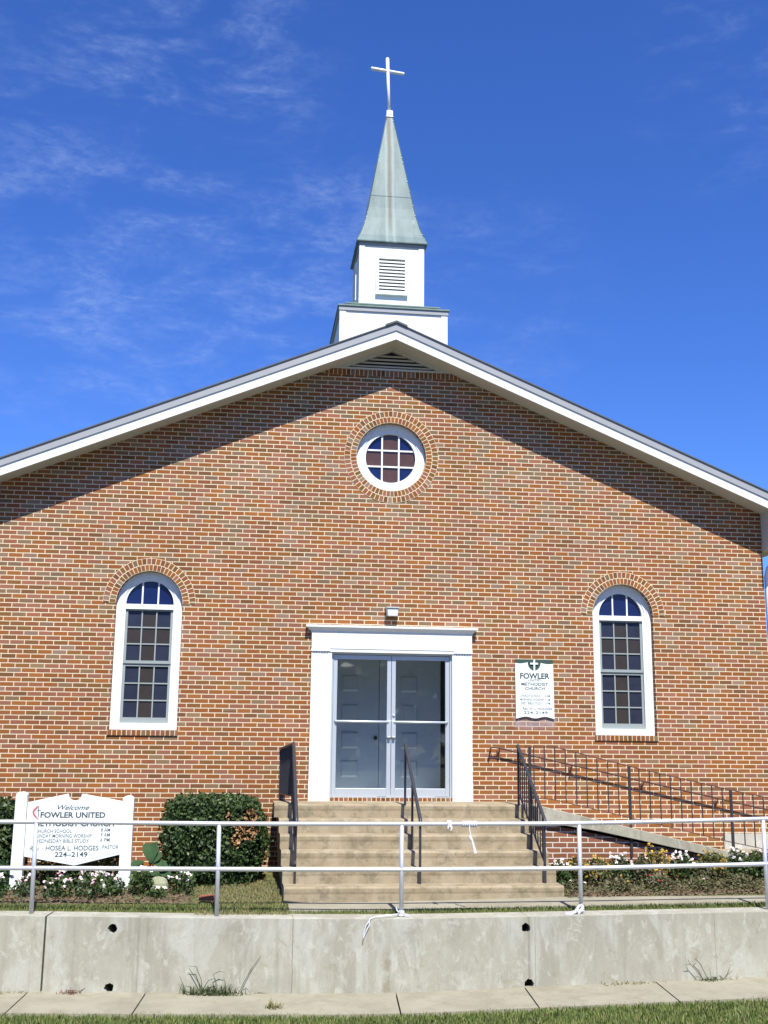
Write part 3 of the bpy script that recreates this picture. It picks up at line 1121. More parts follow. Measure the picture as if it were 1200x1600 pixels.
# ---- glazed double door
dr = MB()
dr.box(-0.865, 0.015, 1.0455, -0.838, 0.09, 3.074)
dr.box(0.860, 0.015, 1.0455, 0.887, 0.09, 3.074)
dr.box(-0.838, 0.015, 3.048, 0.860, 0.09, 3.074)
dr.box(-0.838, 0.015, 1.0455, 0.860, 0.09, 1.056)
dr = dr.build('double_door', M_ALU, church)
for side, (x0, x1) in (('l', (-0.834, 0.004)), ('r', (0.012, 0.856))):
    mb = MB()
    mb.box(x0, 0.028, 1.062, x0 + 0.058, 0.068, 3.040)
    mb.box(x1 - 0.058, 0.028, 1.062, x1, 0.068, 3.040)
    mb.box(x0 + 0.058, 0.029, 1.062, x1 - 0.058, 0.067, 1.172)
    mb.box(x0 + 0.058, 0.029, 2.982, x1 - 0.058, 0.067, 3.040)
    lf = mb.build('door_leaf', M_ALU, dr, bevel=0.003)
    mb = MB()
    mb.box(x0 + 0.056, 0.046, 1.170, x1 - 0.056, 0.052, 2.984)
    mb.build('glass', M_GLASS, dr)
    mb = MB()
    a, b = (x0 + 0.035, x1 - 0.03) if side == 'l' else (x0 + 0.03, x1 - 0.035)
    mb.tube([(a, 0.028, 2.098), (a + 0.01, 0.006, 2.098), (b - 0.01, 0.006, 2.098), (b, 0.028, 2.098)], 0.017, 10)
    mb.build('push_bar', M_ALU, dr, True)
    mb = MB()
    xp = (x1 - 0.062, x1 + 0.001) if side == 'l' else (x0 - 0.001, x0 + 0.062)
    mb.box(xp[0], 0.006, 1.880, xp[1], 0.0275, 2.115)
    mb.box(xp[0] + .012, -0.022, 1.868, xp[1] - .012, -0.010, 1.895)
    mb.box(xp[0] + .012, -0.022, 1.868, xp[1] - .012, 0.0275, 1.8785)
    mb.build('pull_handle', M_ALU, dr, bevel=0.003)
mb = MB()
mb.tube([(0.045, 0.030, 2.19), (0.045, 0.016, 2.19)], 0.02, 12)
mb.build('lock', M_ALU, dr, True)

# ---- vestibule and inner panelled doors behind the glass
IY = 1.32
mb = MB()
for q in ([(-1.05, .105, 1.03), (1.10, .105, 1.03), (1.10, 1.9, 1.03), (-1.05, 1.9, 1.03)],
          [(-1.05, .21, 3.35), (-1.05, 1.9, 3.35), (1.10, 1.9, 3.35), (1.10, .21, 3.35)],
          [(-1.05, .21, 1.03), (-1.05, 1.9, 1.03), (-1.05, 1.9, 3.35), (-1.05, .21, 3.35)],
          [(1.10, .21, 1.03), (1.10, .21, 3.35), (1.10, 1.9, 3.35), (1.10, 1.9, 1.03)],
          [(-1.05, 1.9, 1.03), (1.10, 1.9, 1.03), (1.10, 1.9, 3.35), (-1.05, 1.9, 3.35)],
          [(-1.05, .21, 3.09), (-1.05, .21, 3.35), (1.10, .21, 3.35), (1.10, .21, 3.09)]):
    mb.add(q, [(0, 1, 2, 3)])
mb.build('vestibule', M_VEST, church)
mb = MB()
mb.box(-1.045, IY + .05, 1.035, 1.095, IY + .06, 3.345)
mb.build('dark_gap_sheet', M_DARK, church)  # near-black sheet standing in for the unlit gap around the inner doors
for x0, x1, cols in ((-0.985, -0.018, ((-0.60, -0.33),)), (-0.010, 0.950, ((0.32, 0.59),))):
    mb = MB()
    mb.box(x0, IY, 1.035, x1, IY + 0.045, 3.08)
    idr = mb.build('inner_door', M_INNER, church)
    for ca, cb in cols:
        for z0, z1 in ((2.575, 2.830), (2.125, 2.385), (1.712, 1.965), (1.283, 1.541)):
            mb = MB()
            mb.hexa([(ca, IY - .001, z0), (cb, IY - .001, z0), (cb, IY - .001, z1), (ca, IY - .001, z1)][::-1],
                    [(ca + .028, IY - .020, z0 + .028), (cb - .028, IY - .020, z0 + .028), (cb - .028, IY - .020, z1 - .028), (ca + .028, IY - .020, z1 - .028)][::-1])
            mb.build('panel', M_INNER, idr)
    if x0 < -0.5:
        mb = MB()
        mb.tube([(-0.070, IY - .001, 1.874), (-0.070, IY - .03, 1.874), (-0.070, IY - .045, 1.874), (-0.070, IY - .065, 1.874)], [0.014, 0.014, 0.032, 0.024], 12)
        mb.build('door_knob', M_DARK, idr, True)

# ---- steeple
YS = 0.50
SX = 0.055
BW = 0.865
stp = MB()
zr = rake(SX) + T0 - 0.9
y1 = YS + 2 * BW
stp.box(SX - BW + .02, YS + .012, zr, SX + BW - .02, y1 - .012, 8.52)
stp = stp.build('steeple', M_WHITE, church)
for k in (-1, 1):
    a, b = (SX - BW, SX - BW + .10) if k < 0 else (SX + BW - .10, SX + BW)
    for ya, yb in ((YS, YS + .10), (y1 - .10, y1)):
        mb = MB()
        mb.box(a, ya, zr, b, yb, 8.505)
        mb.build('corner_board', M_WHITE, stp)
mb = MB()
mb.box(SX - BW - .012, YS - .012, 8.505, SX + BW + .012, y1 + .012, 8.575)
mb.build('base_frieze', M_GREYTRIM, stp)
mb = MB()
mb.box(SX - BW - .03, YS - .03, 8.575, SX + BW + .03, y1 + .03, 8.60)
mb.box(SX - BW + .13, YS + .13, 8.60, SX + BW - .13, y1 - .13, 8.665)
mb.box(SX - BW + .10, YS + .10, 8.665, SX + BW - .10, y1 - .10, 8.685)
mb.build('base_cap', M_CAP, stp)
BY = YS + 0.33
HB = 0.535
bel = MB()
bel.box(SX - HB + .018, BY + .012, 8.685, SX + HB - .018, BY + 2 * HB - .012, 9.80)
bel = bel.build('belfry', M_WHITE, stp)
for k in (-1, 1):
    a, b = (SX - HB, SX - HB + .09) if k < 0 else (SX + HB - .09, SX + HB)
    for ya, yb in ((BY, BY + .09), (BY + 2 * HB - .09, BY + 2 * HB)):
        mb = MB()
        mb.box(a, ya, 8.685, b, yb, 9.785)
        mb.build('corner_board', M_WHITE, stp)
mb = MB()
mb.box(SX - HB - .006, BY - .006, 9.785, SX + HB + .006, BY + 2 * HB + .006, 9.845)
mb.build('belfry_frieze', M_GREYTRIM, stp)


def louver(cxl, z0, z1, hw, place):
    mb = MB()
    fr = [((-hw - .045, z0 - .02), (-hw, z1 + .045)), ((hw, z0 - .02), (hw + .045, z1 + .045)), ((-hw, z1), (hw, z1 + .045))]
    for (a, b), (c, d) in fr:
        place(mb, a, -0.050, b, c, 0.002, d)
    place(mb, -hw - .05, -0.052, z0 - .055, hw + .05, 0.002, z0 - .02)
    lv = mb.build('louvre', M_WHITE, stp)
    mb = MB()
    place(mb, -hw, -0.002, z0 - .02, hw, 0.002, z1)
    mb.build('louvre_back', M_DARK, stp)
    mb = MB()
    n = 10
    for i in range(n):
        z = z0 - .012 + (z1 - z0 + .005) * i / n
        place(mb, -hw, -0.042, z, hw, -0.028, z + 0.028)
    mb.build('louvre_slats', M_WHITE, stp)


def front_place(mb, a, y0, b, c, y1_, d):
    mb.box(SX + a, BY + y0 + .008, b, SX + c, BY + y1_ + .008, d)


def left_place(mb, a, y0, b, c, y1_, d):
    x = SX - HB + .016
    mb.box(x + y0, BY + HB + a, b, x + y1_, BY + HB + c, d)


louver(SX, 8.99, 9.555, 0.215, front_place)
louver(SX, 8.99, 9.555, 0.215, left_place)
# spire: flared skirt then straight pyramid
YC = BY + HB
prof = [(0.585, 9.845), (0.585, 9.862), (0.530, 9.985), (0.472, 10.16), (0.424, 10.35), (0.383, 10.55), (0.345, 10.78), (0.048, 12.45)]
mb = MB()
V, Fc = [], []
for r_, z in prof:
    V += [(SX - r_, YC - r_, z), (SX + r_, YC - r_, z), (SX + r_, YC + r_, z), (SX - r_, YC + r_, z)]
for i in range(len(prof) - 1):
    for k in range(4):
        a, b = 4 * i + k, 4 * i + (k + 1) % 4
        Fc.append((a, b, b + 4, a + 4))
Fc.append((3, 2, 1, 0))
mb.add(V, Fc)
spire_mb = mb
mb = MB()
for (r_, z), (r2_, z2_) in zip(prof[1:-1], prof[2:]):
    for sx, sy in ((-1, -1), (1, -1), (1, 1), (-1, 1)):
        mb.bar((SX + sx * r_, YC + sy * r_, z), (SX + sx * r2_, YC + sy * r2_, z2_), 0.010, 0.010)
z = 10.78
r_ = 0.345
mb.box(SX - r_ - .003, YC - r_ - .003, z - .006, SX + r_ + .003, YC + r_ + .003, z + .006)
mb.build('spire_seam', M_PATINA, stp)
mb = spire_mb
for i in range(26):
    t = i / 25
    z = 9.95 + t * 2.4
    rr_ = np.interp(z, [p[1] for p in prof[1:]], [p[0] for p in prof[1:]])
    for sx in (-1, 1):
        if random.random() < (0.07 if sx < 0 else 0.28):
            x, y = SX + sx * (rr_ - .008), YC - rr_ - .010
            mb.box(x - .005, y - .003, z - .005, x + .005, y + .006, z + .005, 1)
mb.build('spire', [M_PATINA, M_SIGN], stp)
mb = MB()
mb.box(SX - .055, YC - .055, 12.445, SX + .055, YC + .055, 12.555)
mb.hexa([(SX - .068, YC - .068, 12.43), (SX + .068, YC - .068, 12.43), (SX + .068, YC + .068, 12.43), (SX - .068, YC + .068, 12.43)],
        [(SX - .058, YC - .058, 12.447), (SX + .058, YC - .058, 12.447), (SX + .058, YC + .058, 12.447), (SX - .058, YC + .058, 12.447)])
mb.tube([(SX, YC - .056, 12.49), (SX, YC - .062, 12.49)], 0.02, 8)
mb.build('spire_collar', M_WHITE, stp, bevel=0.006)
mb = MB()
cx_, zt = SX - 0.045, 13.60
mb.tube([(SX - .002, YC, 12.55), (SX - .028, YC, 13.1), (cx_, YC, zt - .015), (cx_, YC, zt)], [0.026, 0.029, 0.032, 0.02], 10)
mb.tube([(cx_ - .290, YC - .02, 13.355), (cx_ - .278, YC - .02, 13.355), (cx_ + .293, YC + .02, 13.325), (cx_ + .305, YC + .02, 13.324)], [0.02, 0.031, 0.029, 0.018], 10)
mb.build('cross', M_WHITE, stp, True)

# ================================================================== fittings on the wall
lamp = thing('floodlight', 'small square grey floodlight mounted on the brick above the church door', 'wall light', (0, 0, 3.66))
mb = MB()
mb.hexa([(-.078, -.135, 3.600), (.072, -.135, 3.600), (.080, -.03, 3.612), (-.086, -.03, 3.612)],
        [(-.090, -.150, 3.715), (.084, -.150, 3.715), (.090, -.03, 3.735), (-.096, -.03, 3.735)])
mb.build('housing', M_ALU, lamp, bevel=0.006)
mb = MB()
mb.hexa([(-.098, -.165, 3.716), (.092, -.165, 3.716), (.096, -.02, 3.737), (-.102, -.02, 3.737)],
        [(-.096, -.160, 3.728), (.090, -.160, 3.728), (.094, -.02, 3.752), (-.100, -.02, 3.752)])
mb.build('hood', M_SASH, lamp)
mb = MB()
mb.add([(-.070, -.1372, 3.606), (.064, -.1372, 3.606), (.074, -.1512, 3.708), (-.080, -.1512, 3.708)], [(0, 1, 2, 3)])
mb.build('lens', M_SIGN, lamp)
mb = MB()
mb.box(-.05, -.03, 3.63, .045, -0.001, 3.71)
mb.build('bracket', M_SASH, lamp)

# plaque with service times
PX = lambda X: 1.822 + (X - 262) * 0.000862
PZ = lambda Y: 3.025 - (Y - 212) * 0.000838
plq = thing('wall_plaque', 'white church plaque with a dark green top and cross on the brick wall', 'plaque', (2.11, 0, 2.2))
mb = MB()
mb.box(PX(264), -0.016, PZ(420), PX(926), -0.001, PZ(212))
mb.build('green_backing', M_GREEN, plq)
top = []
for X in np.linspace(262, 480, 9):
    t = (X - 262) / 218
    top.append((PX(X), PZ(278 + 9 * math.sin(t * math.pi * 1.1) - 20 * max(0, t - .45))))
for a in np.linspace(math.pi, 2 * math.pi, 17):
    top.append((PX(594 + 113 * math.cos(a)), PZ(268) + 0.000838 * 142 * math.sin(a)))
for X in np.linspace(706, 924, 9):
    t = (924 - X) / 218
    top.append((PX(X), PZ(286 + 6 * math.sin(t * math.pi * 1.1) - 20 * max(0, t - .45))))
bot = [(PX(X), PZ(1212 + (8 if X < 300 or X > 900 else 0) - 15 * math.cos((X - 600) / 660 * 4 * math.pi) * -1)) for X in np.linspace(930, 268, 15)]
mb = MB()
mb.slab((top + bot)[::-1], -0.030, -0.0165)
mb.build('board', M_SIGN, plq)
mb = MB()
mb.box(PX(582), -0.033, PZ(408), PX(610), -0.0165, PZ(216))
mb.box(PX(526), -0.0325, PZ(300), PX(660), -0.0165, PZ(270))
mb.build('cross_emblem', M_SIGN, plq)
L1, L2 = MB(), MB()
ptext = lambda m_, s, a, b, y0, y1, **k: add_text(m_, s, PX(a), PX(b), PZ((y0 + y1) / 2), (y1 - y0) * 0.000838, -0.0315, **k)
ptext(L1, 'FOWLER', 345, 860, 452, 545, bold=0.03)
ptext(L1, 'UNITED', 485, 705, 556, 590)
ptext(L1, 'METHODIST', 365, 830, 615, 667, bold=0.012)
ptext(L1, 'CHURCH', 430, 770, 690, 740, bold=0.012)
ptext(L2, 'CHURCH SCHOOL', 345, 695, 820, 860)
ptext(L2, '8 AM', 770, 860, 820, 860)
ptext(L2, 'MORNING WORSHIP', 345, 750, 886, 925)
ptext(L2, '9 AM', 778, 862, 886, 925)
ptext(L2, 'WED. BIBLE STUDY', 345, 725, 950, 990)
ptext(L2, '6 PM', 778, 862, 950, 990)
ptext(L1, 'Rev. H. L. HODGES', 385, 890, 1040, 1080)
ptext(L1, '224-2149', 400, 815, 1105, 1150)
L2.box(PX(490), -0.0318, PZ(774), PX(740), -0.0302, PZ(770))
L1.build('lettering', M_LETTER, plq)
L2.build('small_lettering', M_GREYLETTER, plq)

# handrail fixed to the wall beside the ramp
gr = thing('wall_handrail', 'thin rusty handrail on brackets along the brick wall above the ramp', 'handrail', (1.43, -0.09, 1.0))
hz = lambda x: 1.745 - 0.2105 * (x - 1.56)
mb = MB()
mb.tube([(1.435, -0.02, 1.665), (1.425, -0.09, 1.69), (1.430, -0.10, 1.745), (1.47, -0.10, 1.765), (1.56, -0.10, 1.748)] + [(x, -0.10, hz(x) + .002 * math.sin(7 * x)) for x in np.arange(1.9, 7.6, 0.4)], 0.0135, 8)
mb.build('rail', M_RUSTIRON, gr, True)
for x in (1.56, 2.62, 3.68, 4.79, 5.9, 7.0):
    mb = MB()
    mb.tube([(x, -0.10, hz(x) - .012), (x, -0.095, hz(x) - .045), (x, -0.05, hz(x) - .07), (x, -0.002, hz(x) - .07)], 0.010, 8)
    mb.box(x - .025, -0.010, hz(x) - .105, x + .025, -0.001, hz(x) - .035)
    mb.build('bracket', M_RUSTIRON, gr)

# ================================================================== steps
steps = thing('entrance_steps', 'flight of six wide tan concrete steps up to the church door', 'steps', (0.1, -1.5, -0.03))
RISE, TREAD, Y_TOP = 0.172, 0.308, -0.80
for k in range(6):
    zt = 1.0 - RISE * k
    zb = zt - RISE if k < 5 else -0.10
    yf = Y_TOP - TREAD * k
    yb = -0.003
    xl, xr = (-1.645, 1.80) if k == 0 else (-1.60 + 0.01 * k, 1.785 + .008 * k)
    prof_ = [(yb, zb + .001), (yb, zt)]
    for a in np.linspace(90, 180, 6):
        prof_.append((yf - 0.008 + 0.028 + 0.028 * math.cos(R(a)) - 0.0, zt - 0.028 + 0.028 * math.sin(R(a))))
    prof_ += [(yf - 0.006, zt - 0.060), (yf - 0.001, zt - 0.085), (yf - 0.001, zb + .001)]
    mb = MB()
    mb.slab(prof_, xl, xr, to3=lambda p, y: (y, p[0], p[1]))
    mb.build('step', M_STEP, steps)

# ================================================================== ramp
ramp = thing('access_ramp', 'concrete wheelchair ramp on a brick wall sloping down right of the steps', 'ramp', (3.2, -0.6, 0.0))
rz = lambda x: 1.0 - 0.2262 * max(0, x - 1.90)
RY = -1.20
mb = MB()
xs = [1.815, 1.90, 2.6, 3.2, 3.9, 4.45, 4.75]
bz = lambda x: np.interp(x, [1.8, 2.07, 3.2, 4.47, 4.75], [0.80, 0.80, 0.571, 0.307, 0.25])
mb.slab([(x, rz(x)) for x in xs] [::-1] + [(x, float(bz(x))) for x in xs], RY, -0.004)
mb.build('slab', M_RAMP, ramp, bevel=0.008)
mb = MB()
mb.box(4.753, RY, 0.22, 8.5, -0.032, rz(4.75) - 0.004)
mb.build('lower_landing', M_STEP, ramp)
mb = MB()
mb.slab([(1.815, -0.2), (4.60, -0.2), (4.60, float(bz(4.60)) - 0.002), (1.815, 0.797)], RY + 0.075, RY + 0.25)
mb.build('brick_side', M_RAMPBRICK, ramp)

# ramp railing
rr = thing('ramp_railing', 'black iron railing with thin upright bars along the ramp edge', 'railing', (1.73, RY + .06, 1.0))
RAY = RY + 0.06
top_k = ([1.668, 2.08, 3.241, 4.518, 5.033, 7.0], [1.776, 1.776, 1.500, 1.229, 1.130, 0.715])
bot_k = ([1.668, 2.062, 3.216, 4.481, 4.963, 7.0], [1.115, 1.086, 0.832, 0.546, 0.452, 0.05])
tz = lambda x: float(np.interp(x, *top_k))
bz2 = lambda x: float(np.interp(x, *bot_k))
mb = MB()
for a, b in zip(top_k[0][:-1], top_k[0][1:]):
    mb.bar((a, RAY, tz(a)), (b, RAY, tz(b)), 0.024, 0.013)
mb.build('top_rail', M_RUSTIRON, rr)
mb = MB()
for a, b in zip(bot_k[0][:-1], bot_k[0][1:]):
    mb.bar((a, RAY, bz2(a)), (b, RAY, bz2(b)), 0.018, 0.011)
mb.build('bottom_rail', M_RUSTIRON, rr)
for x in (1.735, 3.107, 4.530, 5.96):
    mb = MB()
    mb.box(x - .016, RAY - .016, min(rz(x), rz(4.75)) if x < 4.75 else rz(4.75) - .004, x + .016, RAY + .016, tz(x) - .006)
    mb.build('post', M_IRON, rr)
x = 1.79
while x < 6.9:
    if min(abs(x - q) for q in (1.735, 3.107, 4.530, 5.96)) > 0.03:
        mb = MB()
        mb.box(x - .0062, RAY - .0062, bz2(x) - .004, x + .0062, RAY + .0062, tz(x) - .004)
        mb.build('picket', M_IRON, rr)
    x += 0.1455


def stair_rail(name, label, x, pickets, posts, level=False, mat=M_IRON):
    t = thing(name, label, 'stair railing', (x, -1.4, 0.14), 'iron railings on the entrance steps')
    y0, y1 = -0.80, -2.12
    z0, z1 = 1.785, 0.90
    sl = (z1 - z0) / (y1 - y0)
    zt = lambda y: z0 + (y - y0) * sl
    mb = MB()
    mb.tube([(x, y0 + .035, z0 - .03), (x, y0 + .03, z0 - .002), (x, y0, z0 + .004), (x, y0 - .08, zt(y0 - .08)), (x, y1, z1), (x, y1 - .035, z1 - .045), (x, y1 - .02, z1 - .085)], [0.020, 0.022, 0.023, 0.023, 0.023, 0.023, 0.016], 8)
    mb.build('handrail', mat, t, True)

    def tread(y):
        k = math.ceil((Y_TOP - y) / TREAD - 1e-6)
        return 1.0 - RISE * max(0, min(5, k))
    for y in posts:
        mb = MB()
        mb.box(x - .014, y - .014, tread(y), x + .014, y + .014, zt(y) - .012)
        mb.build('post', mat, t)
    if pickets:
        bzf = lambda y: 1.16 + (y - y0) * 0.60
        mb = MB()
        mb.bar((x, y0, bzf(y0)), (x, y1, bzf(y1)), 0.022, 0.014)
        mb.build('bottom_bar', mat, t)
        n = 12
        for i in range(1, n):
            y = y0 + (y1 - y0) * i / n
            mb = MB()
            mb.box(x - .0065, y - .0065, bzf(y), x + .0065, y + .0065, zt(y) - .012)
            mb.build('picket', mat, t)
    if level:
        xw, yw = -1.552, -0.02
        mb = MB()
        mb.bar((x, y0, z0 - .005), (xw, yw, z0 - .075), 0.046, 0.022)
        mb.build('return_rail', mat, t)
        mb = MB()
        mb.bar((x, y0, 1.10), (xw, yw, 1.10), 0.022, 0.014)
        mb.build('return_bottom_bar', mat, t)
        n = 12
        for i in range(1, n + 1):
            u = i / n
            xx, yy = x + (xw - x) * u, y0 + (yw - y0) * u
            mb = MB()
            wd = .010 if i < n else .014
            mb.box(xx - wd, yy - wd, 1.10 if i < n else 1.0, xx + wd, yy + wd, z0 - .02 - .07 * u)
            mb.build('picket' if i < n else 'post', mat, t)
    return t


stair_rail('stair_railing', 'black iron stair railing with thin bars at the ramp side of the steps', 1.660, True, (-0.80, -1.46, -2.10))
stair_rail('stair_railing', 'plain black handrail on three posts down the middle of the steps', 0.100, False, (-0.80, -1.46, -2.12))
stair_rail('stair_railing', 'black iron stair railing turning back to the wall on the shrub side', -1.412, True, (-0.80, -2.05), True)

# ================================================================== retaining wall and its railing
ret = thing('retaining_wall', 'long low stained concrete retaining wall with round drain holes along the pavement', 'retaining wall', (-0.27, -3.10, -0.88))
HOLES = [(-3.143, -0.195), (-3.148, -0.800), (1.378, -0.172), (1.404, -0.755)]
SPLIT = -3.865
NF, NB = -0.18, 0.18


def st3(p, n): return street(p[0], n, p[1])


for (a, b) in ((-9.0, SPLIT - 0.011), (SPLIT + 0.011, 9.0)):
    ss = [a] + [s for s in np.arange(-8.75, 9, 0.5) if a + .05 < s < b - .05] + [b]
    outl = [(s, float(wall_bot(s)) - 0.05) for s in ss] + [(s, float(wall_top(s))) for s in ss[::-1]]
    hs_ = [circle(h[0], h[1], 0.050, 18) for h in HOLES if a < h[0] < b]
    # irregular, chipped hole rims
    hs_ = [[(p[0] + random.uniform(-.006, .006), p[1] + random.uniform(-.006, .006)) for p in h] for h in hs_]
    mb = MB()
    mb.slab(outl, NF, NB, hs_, to3=lambda p, n: street(p[0], n, p[1]))
    mb.build('wall_panel', M_RETAIN, ret, bevel=0.012)
for h in HOLES:
    mb = MB()
    mb.slab(circle(h[0], h[1], 0.056, 18), 0.06, 0.10, to3=lambda p, n: street(p[0], n, p[1]))
    mb.build('drain_hole_dark', M_DARK, ret)  # dark disc in place of the shade deep inside the drain hole

fence = thing('pipe_railing', 'long two-bar galvanised pipe railing on top of the retaining wall', 'railing', (-0.27, -3.10, -0.07))
POSTS = [(-6.15, 0.885, 0.40), (-4.085, 0.908, 0.411), (-2.054, 0.899, 0.410), (0.007, 0.911, 0.414), (2.036, 0.930, 0.440), (4.18, 0.997, 0.498), (6.3, 1.07, 0.57)]
for s, zt_, zm_ in POSTS:
    mb = MB()
    mb.tube([street(s + .012 * (1 if s < 0 else 0), 0, float(wall_top(s)) - 0.02), street(s, 0, zt_ - 0.012)], 0.0245, 14)
    po = mb.build('post', M_GALV, fence, True)
ss = np.concatenate([[-7.5], np.arange(-6.15, 6.31, 0.2), [7.5]])
for nm, col in (('top_rail', 1), ('mid_rail', 2)):
    zz = smooth_interp(ss, [p[0] for p in POSTS], [p[col] for p in POSTS])
    mb = MB()
    mb.tube([street(s, 0 if col == 1 else -0.001, float(z)) for s, z in zip(ss, zz)], 0.0245, 12)
    for s in ((-3.15, 0.62, 3.3) if col == 1 else (-3.20, 0.80, 3.4)):           # sleeve couplings
        z = float(np.interp(s, ss, zz))
        z2 = float(np.interp(s + .012, ss, zz))
        mb.tube([street(s, -0.0005, z), street(s + .012, -0.0005, z2)], 0.0262, 12)
    mb.build(nm, M_GALV, fence, True)


# cloth ties and cords left on the railing
def ribbon(mb, pts, wd, mi=0):
    pts = [Vector(p) for p in pts]
    V, Fc = [], []
    for i, p in enumerate(pts):
        t = (pts[min(i + 1, len(pts) - 1)] - pts[max(i - 1, 0)]).normalized()
        s = t.cross(Vector((0, 1, 0.2))).normalized()
        tw = wd[i] if isinstance(wd, (list, tuple)) else wd
        V += [p - s * tw / 2 + Vector((0, -.004, 0)), p + s * tw / 2 + Vector((0, -.004, 0)), p + s * tw / 2 + Vector((0, .004, 0)), p - s * tw / 2 + Vector((0, .004, 0))]
    for i in range(len(pts) - 1):
        for k in range(4):
            a, b = 4 * i + k, 4 * i + (k + 1) % 4
            Fc.append((a, b, b + 4, a + 4))
    Fc += [(3, 2, 1, 0), tuple(4 * (len(pts) - 1) + k for k in range(4))]
    mb.add(V, Fc, mi)


def knot(mb, s, z, r=0.034):
    for k in range(3):
        pts = []
        for i in range(11):
            a = 2 * math.pi * i / 10
            pts.append(street(s + 0.014 * (k - 1) + .006 * math.sin(3 * a + k), r * math.sin(a), z + r * math.cos(a)))
        mb.tube(pts, 0.009, 6)


mb = MB()
knot(mb, 0.545, 0.915)
ribbon(mb, [street(0.55, -.035, 0.905), street(0.572, -.04, 0.88), street(0.560, -.04, 0.845)], [0.03, 0.02, 0.012])
ribbon(mb, [street(0.535, -.036, 0.90), street(0.527, -.04, 0.868)], [0.022, 0.012])
tag(mb.build('cloth_tie', M_RAG), 'white rag knotted on the top rail right of the middle post', 'rag')
mb = MB()
for k in range(7):
    s = 0.70 + k * 0.025
    pts = [street(s + .004 * math.sin(i), 0.0285 * math.sin(2 * math.pi * i / 10), 0.9155 + 0.0285 * math.cos(2 * math.pi * i / 10)) for i in range(11)]
    mb.tube(pts, 0.009, 6)
ribbon(mb, [street(0.775, -.03, 0.905), street(0.772, -.034, 0.86), street(0.790, -.034, 0.79), street(0.815, -.034, 0.70), street(0.842, -.034, 0.60)], [0.008, 0.010, 0.012, 0.022, 0.030])
ribbon(mb, [street(0.765, -.034, 0.80), street(0.78, -.036, 0.77), street(0.80, -.036, 0.735)], [0.010, 0.016, 0.006])
tag(mb.build('cloth_tie', M_RAG), 'white tape wrapped on the top rail with a long strip hanging down', 'rag')
mb = MB()
zt = float(wall_top(0))
for off in (0, 0.03):
    mb.tube([street(-0.03, -0.03, zt + .03), street(-0.12, -0.07 - off, zt + .028), street(-0.26, -0.13, zt + .022 - off * .3), street(-0.34 - off * .4, -0.19, zt + .006),
             street(-0.395 + off * 1.2, -0.20, zt - .07), street(-0.415 + off * .5, -0.195, zt - .15), street(-0.42, -0.192, zt - 0.20)], 0.0065, 6)
mb.tube([street(-0.42, -0.192, zt - 0.195), street(-0.425, -0.19, zt - 0.25)], 0.006, 6, 1)
for k in range(4):
    mb.tube([street(0.007 + 0.031 * math.cos(a), 0.031 * math.sin(a), zt + .018 + 0.012 * k + .006 * math.sin(a + k)) for a in np.linspace(0, 2 * math.pi, 11)], 0.008, 6)
ribbon(mb, [street(-0.02, -.035, zt + .05), street(-.045, -.04, zt + .075), street(-.055, -.04, zt + .11)], [0.02, 0.016, 0.008])
ribbon(mb, [street(0.03, -.034, zt + .03), street(0.07, -.05, zt + .022), street(0.10, -.05, zt + .012)], [0.03, 0.03, 0.012])
tag(mb.build('cord', [M_RAG, M_GREYLETTER]), 'white cord tied round the foot of the middle post and hanging over the wall', 'cord')
mb = MB()
zt = float(wall_top(2.0))
for k in range(3):
    mb.tube([street(2.036 + 0.030 * math.cos(a), 0.030 * math.sin(a), zt + .03 + 0.02 * k) for a in np.linspace(0, 2 * math.pi, 11)], 0.009, 6)
ribbon(mb, [street(2.05, -.036, zt + .10), street(2.0, -.045, zt + .085), street(1.96, -.06, zt + .03), street(1.90, -.08, zt + .014), street(1.83, -.10, zt + .010)], [0.025, 0.03, 0.035, 0.04, 0.02])
ribbon(mb, [street(2.055, -.036, zt + .09), street(2.03, -.05, zt + .05), street(1.985, -.06, zt + .016)], [0.018, 0.03, 0.05])
tag(mb.build('cloth_tie', M_RAG), 'crumpled white rag tied at the foot of the post right of the steps', 'rag')

# ================================================================== churchyard sign
SY = -1.40
sg = thing('church_sign', 'white painted church sign board between two round-topped white posts', 'sign', (-4.12, SY, 0.0))
for cx, zt in ((-4.775, 1.168), (-3.480, 1.128)):
    mb = MB()
    hw = 0.072
    pl = [(cx - hw, -0.05), (cx + hw, -0.05)] + [(cx + hw * math.cos(a) * .98, zt - 0.045 + 0.045 * math.sin(a)) for a in np.linspace(0.25, math.pi - .25, 9)]
    mb.slab(pl, SY - .06, SY + .06)
    mb.build('post', M_SIGN, sg, bevel=0.008)
UX = lambda u: -4.849 + (u - 26) * 0.00780
VZ_ = lambda v: 1.168 - (v - 1237) * 0.00758


def board_outline(ins=0.0):
    P = [(-4.702 + ins, 0.398 + ins * .9), (-4.09, 0.290 + ins), (-3.553 - ins, 0.418 + ins * .9), (-3.553 - ins, 1.058 - ins * .9)]
    P += [(-4.058 + .01 + ins * 1.3, 1.146 - ins * 1.1)]
    for a in np.linspace(0.0, -math.pi, 9):
        P.append((-4.135 + (0.078 + ins) * math.cos(a), 1.130 - ins * .55 + (0.066 + ins * .6) * math.sin(a)))
    P += [(-4.213 - .01 - ins * 1.3, 1.146 - ins * 1.1), (-4.702 + ins, 1.040 - ins * .9)]
    return P


